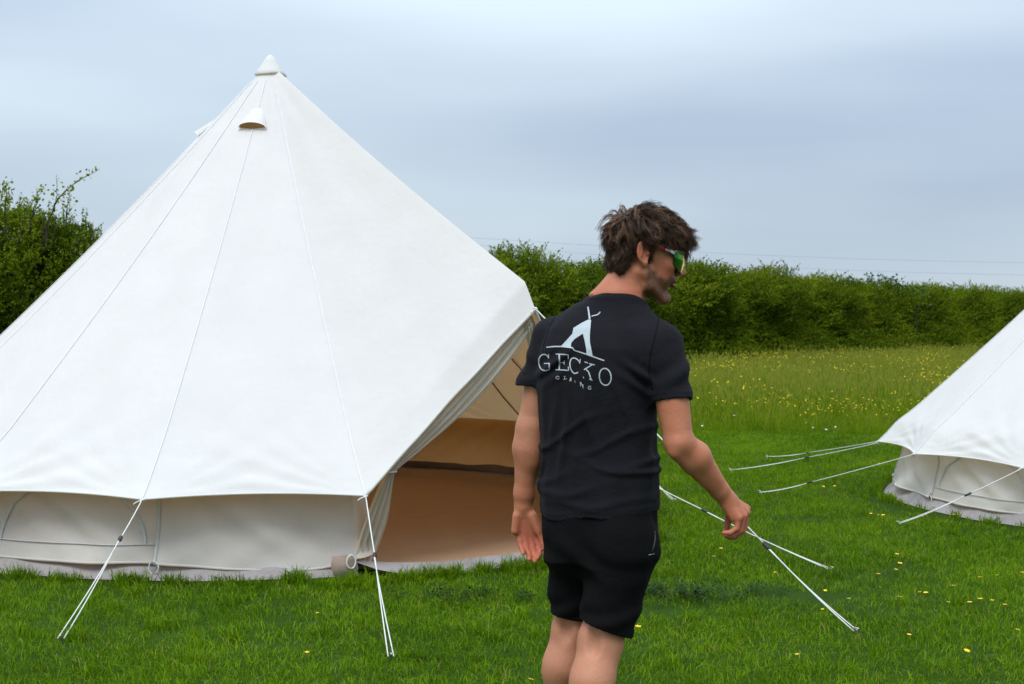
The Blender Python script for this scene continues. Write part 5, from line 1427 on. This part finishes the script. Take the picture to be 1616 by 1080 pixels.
# ---- hair: tousled brown locks
def hair_mat():
    m, n, out, L = new_mat('brown_hair')
    at = n('ShaderNodeAttribute', attribute_name='tint')
    cr = n('ShaderNodeValToRGB', {'Fac': at.outputs['Fac']}); el_ = cr.color_ramp.elements
    el_[0].color = (0.026, 0.0120, 0.0060, 1); el_[1].color = (0.25, 0.125, 0.060, 1); x = el_.new(0.55); x.color = (0.094, 0.043, 0.020, 1)
    b = n('ShaderNodeBsdfPrincipled', {'Base Color': cr.outputs[0], 'Roughness': 0.42, 'Specular IOR Level': 0.4})
    L.new(b.outputs[0], out.inputs[0]); return m
M['hair'] = hair_mat()
def build_hair():
    rs = np.random.default_rng(5)
    # scalp cap that carries the locks
    def hairline(q):
        """positive inside the hair"""
        x, y, z = q[:, 0], np.abs(q[:, 1]), q[:, 2]
        zl = np.interp(x, [-0.2, -0.095, -0.068, -0.052, -0.042, -0.030, -0.012, -0.008, 0.004, 0.010, 0.04, 0.075, 0.10, 0.14], [-0.058, -0.066, -0.060, -0.030, 0.040, 0.058, 0.056, 0.016, 0.018, 0.056, 0.062, 0.068, 0.078, 0.086])
        return z - zl
    def cap(p):
        q = to_head(p)
        d = el(p, hl(-0.006, 0, 0.052), AX, (0.105, 0.0825, 0.0945))
        d = smin(d, rc(p, hl(-0.062, -0.028, -0.024), hl(-0.062, 0.028, -0.024), 0.033, 0.033), 0.05)
        d = d - 0.004 * snoise(p, 16, 3, 2)
        return np.maximum(d, -(hairline(q) - 0.004) * 0.8)
    V, F = polymesh(cap, HC - 0.17, HC + np.array([0.17, 0.17, 0.20]), 0.004); V = relax(V, F, 1, 0.5)
    parts = [(V, [F])]; tint = [np.full(len(V), 0.12)]
    crown = np.array([-0.055, 0.012, 0.135])
    n = 0; c0 = np.array([-0.006, 0, 0.052]); rad = np.array([0.104, 0.0815, 0.0935])
    locks = []
    QV = to_head(V); gn = np.stack([(cap(V + ax * 0.002) - cap(V - ax * 0.002)) for ax in np.eye(3)], 1); gn /= np.linalg.norm(gn, axis=1)[:, None] + 1e-9; gn = gn @ AX.T
    good = np.flatnonzero((hairline(QV) > 0.006) & (((QV - c0) * gn).sum(1) > 0))
    for k in rs.choice(good, 1500, replace=len(good) < 1500): locks.append((QV[k], nrm(gn[k])))
    K = 8; t = np.linspace(0, 1, K); batch, brad, btint = [], [], []
    for li, (q, nr) in enumerate(locks):
        top = np.clip((q[2] - 0.055) / 0.06, 0, 1); front = np.clip((q[0] - 0.0) / 0.08, 0, 1); nape = np.clip((0.03 - q[2]) / 0.07, 0, 1)
        f = (q - crown); f = f - nr * (f @ nr); f = f / (np.linalg.norm(f) + 1e-6)
        f = f + np.array([0.85, 0.12, 0]) * top + np.array([0.55, 0, -0.1]) * front + np.array([-0.10, 0, -0.9]) * nape + rs.normal(size=3) * 0.24 * (1 - 0.45 * nape)
        f = f - nr * (f @ nr) * 0.8; f = nrm(f)
        L = (0.040 + 0.034 * top + 0.012 * front * top - 0.014 * nape) * rs.uniform(0.7, 1.3)
        side_temple = (q[0] > 0.008) and (q[2] < 0.085)
        if side_temple: L *= 0.5
        by_ear = (-0.072 < q[0] < 0.012) and (q[2] < 0.070)
        if by_ear: L *= 0.42
        lift = (0.011 + 0.010 * top + 0.006 * front) * rs.uniform(0.5, 1.3) * (0.35 if (side_temple or by_ear) else 1) * (1 - 0.45 * nape)
        sd_ = np.cross(nr, f); cu = rs.uniform(-1, 1) * 0.020 * (1 - 0.5 * nape); ph = rs.uniform(0, 6.28); fr = rs.uniform(1.2, 2.4)
        path = q[None] - nr * 0.006 + f * (L * t)[:, None] + nr * (lift * np.sin(np.clip(t * 1.35, 0, 1) * math.pi / 2) ** 0.9 - 0.5 * lift * np.clip(t - 0.6, 0, 1) ** 1.2 * 2)[:, None] + sd_ * (cu * np.sin(t * fr * 3 + ph) * t)[:, None]
        path = path + nr * (0.009 * np.sin(t * fr * 3.2 + ph * 2) * t)[:, None] * (0.4 + top)
        # gravity and the curl of the skull
        path[:, 2] -= (0.008 * front + 0.010) * t ** 2 * (0.5 + 0.5 * top)
        # keep tips outside the skull
        rel = (path - c0) / (rad + 0.0025); k = np.linalg.norm(rel, axis=1); k = np.maximum(k, 1e-6); push = np.where(k < 1, 1 / k, 1.0); keepz = path[:, 2] > -0.03
        path = np.where((push > 1)[:, None] & keepz[:, None], c0 + (path - c0) * push[:, None], path)
        ns = 12 if top > 0.3 else 10; base_t = rs.uniform(0.15, 0.95) ** 1.3 * (0.75 + 0.25 * top); wl_ = rs.uniform(0.0055, 0.0095)
        for s in range(ns):
            off = rs.normal(size=3) * wl_ * 0.6; conv = (1 - 0.72 * t)[:, None]
            pp = path + off * conv + rs.normal(size=3) * 0.004 * (t ** 2)[:, None]
            pw = HC + pp @ AX
            r = np.interp(t, [0, 0.5, 1], [0.0009, 0.0008, 0.0003]) * rs.uniform(0.7, 1.2)
            batch.append(pw); brad.append(r); btint.append(np.clip(base_t + rs.normal() * 0.10, 0, 1))
    B = np.array(batch); Rr = np.array(brad); n_s = len(B)
    tg = np.gradient(B, axis=1); tg /= np.linalg.norm(tg, axis=2)[..., None] + 1e-12
    s1 = np.cross(tg, np.array([0.3, 0.5, 0.81])); s1 /= np.linalg.norm(s1, axis=2)[..., None] + 1e-12; s2 = np.cross(tg, s1)
    ang = np.array([0, 2.0944, 4.18879])
    Vb = B[:, :, None] + Rr[:, :, None, None] * (s1[:, :, None] * np.cos(ang)[None, None, :, None] + s2[:, :, None] * np.sin(ang)[None, None, :, None])
    i_, j_ = np.meshgrid(np.arange(K - 1), np.arange(3), indexing='ij'); i_ = i_.ravel(); j_ = j_.ravel(); j2_ = (j_ + 1) % 3
    f1_ = np.stack([i_ * 3 + j_, i_ * 3 + j2_, (i_ + 1) * 3 + j2_, (i_ + 1) * 3 + j_], 1)
    Fb = (f1_[None] + (np.arange(n_s) * K * 3)[:, None, None]).reshape(-1, 4)
    parts.append((Vb.reshape(-1, 3), [Fb])); tint.append(np.repeat(np.array(btint), K * 3))
    # the wind-blown fringe: a few longer locks over the forehead
    for k in range(44):
        y = rs.uniform(-0.055, 0.045); x0 = 0.062 + rs.uniform(-0.03, 0.02); z0 = 0.120 - abs(y) * 0.35 + rs.uniform(-0.012, 0.010)
        end = np.array([0.120 + rs.random() ** 2 * 0.06, y * 1.0 + rs.uniform(-0.02, 0.015), 0.078 + rs.uniform(-0.03, 0.034) * (1 if k % 3 else 1.0)])
        p0 = np.array([x0, y, z0]); p1 = np.array([0.118 + rs.uniform(-0.006, 0.012), y, z0 + rs.uniform(-0.008, 0.020)]); 
        tt = np.linspace(0, 1, 10)[:, None]; path = (1 - tt) ** 2 * p0 + 2 * tt * (1 - tt) * p1 + tt ** 2 * end
        path[:, 0] += 0.008 * (tt[:, 0] ** 4) * rs.uniform(-1, 2); path[:, 2] += 0.010 * (tt[:, 0] ** 4) * rs.uniform(-0.5, 1.5)
        bt = rs.uniform(0.3, 1.0)
        for s in range(12):
            off = rs.normal(size=3) * 0.0045; pp = path + off * (1 - 0.75 * tt) + rs.normal(size=3) * 0.006 * tt ** 3
            Vv, Fv = tube(HC + pp @ AX, np.interp(tt[:, 0], [0, 0.5, 1], [0.0011, 0.0010, 0.0003]), 3, False); parts.append((Vv, Fv)); tint.append(np.full(len(Vv), np.clip(bt + rs.normal() * 0.1, 0, 1)))
    V, F = join(parts)
    put('hair', mesh_np('hair', V, F, None, {'tint': np.concatenate(tint)}), M['hair'], man)
build_hair()

# ------------------------------------------------------------------ wrap-around sunglasses
def lens_mat():
    m, n, out, L = new_mat('mirror_lens')
    at = n('ShaderNodeAttribute', attribute_name='tint')
    cr = n('ShaderNodeValToRGB', {'Fac': at.outputs['Fac']}); e_ = cr.color_ramp.elements
    e_[0].position = 0.0; e_[0].color = (0.85, 0.22, 0.03, 1); e_[1].position = 1.0; e_[1].color = (0.04, 0.16, 0.05, 1)
    for p_, c_ in ((0.40, (0.80, 0.40, 0.05, 1)), (0.62, (0.20, 0.36, 0.03, 1)), (0.82, (0.05, 0.30, 0.03, 1))): x = e_.new(p_); x.color = c_
    b = n('ShaderNodeBsdfPrincipled', {'Base Color': cr.outputs[0], 'Roughness': 0.12, 'Metallic': 0.85})
    L.new(b.outputs[0], out.inputs[0]); return m
def build_glasses():
    g = empty('sunglasses', tuple(hl(0.10, 0, 0.012))); tag(g, 'wrap-around sunglasses with green mirror lens and red-white arms on the man\'s face', 'sunglasses')
    nu, nv = 41, 15; V, T = [], []
    for a in np.linspace(-1.18, 1.18, nu):
        for v in np.linspace(0, 1, nv):
            nose = math.exp(-(a / 0.20) ** 2); side = abs(a) / 1.18
            zt = 0.034 - 0.004 * side ** 2; zb = -0.032 + 0.022 * nose + 0.026 * side ** 3
            z = zb + (zt - zb) * v; bulge = 0.006 * (1 - (2 * v - 1) ** 2)
            V.append(hl(0.052 + (0.080 + bulge) * math.cos(a), (0.070 + bulge * 0.5) * math.sin(a), z)); T.append(min(1, abs(a) / 1.18) )
    V = np.array(V); inn = V - HF * 0.003
    F = grid_faces(nu, nv); m = mesh_np('lens', np.concatenate([V, inn]), [F, F[:, ::-1] + len(V)], None, {'tint': np.array(T + T)})
    put('lens', m, lens_mat(), g)
    top = V.reshape(nu, nv, 3)[:, -1]; Vf, Ff = tube(top + HU_ * 0.001, 0.0034, 6); put('top_frame', mesh_np('top_frame', Vf, Ff), M['whitep'], g)
    bot = V.reshape(nu, nv, 3)[:, 0]; Vf, Ff = tube(bot, 0.0018, 6); put('lower_rim', mesh_np('lower_rim', Vf, Ff), M['black'], g)
    for s in (-1, 1):
        def arm(p0, p1, h0, h1, w):
            n_ = 9; A = []
            for f in np.linspace(0, 1, n_):
                q = p0 + (p1 - p0) * f; h = h0 + (h1 - h0) * f; q = q + HR * s * 0.004 * math.sin(f * math.pi)
                for k in range(8):
                    a = k * math.pi / 4 + 0.39; A.append(q + HR * math.cos(a) * w + HU_ * math.sin(a) * h)
            F = np.concatenate([np.array([[i * 8 + k, i * 8 + (k + 1) % 8, (i + 1) * 8 + (k + 1) % 8, (i + 1) * 8 + k] for k in range(8)]) for i in range(n_ - 1)])
            return np.array(A), [F, np.array([list(range(8))[::-1], list(range((n_ - 1) * 8, n_ * 8))])]
        hinge = hl(0.080, s * 0.0700, 0.024); midp = hl(0.045, s * 0.0800, 0.0295); back = hl(-0.022, s * 0.0880, 0.043)
        put('temple', mesh_np('temple', *arm(hinge, midp, 0.0070, 0.0048, 0.0025)), M['whitep'], g)
        put('temple_tip', mesh_np('temple_tip', *arm(midp, back, 0.0050, 0.0042, 0.0028)), M['red'], g)
        put('temple_underside', mesh_np('temple_underside', *arm(hinge - HU_ * 0.006, midp - HU_ * 0.003, 0.0035, 0.0020, 0.0027)), M['black'], g)
build_glasses()
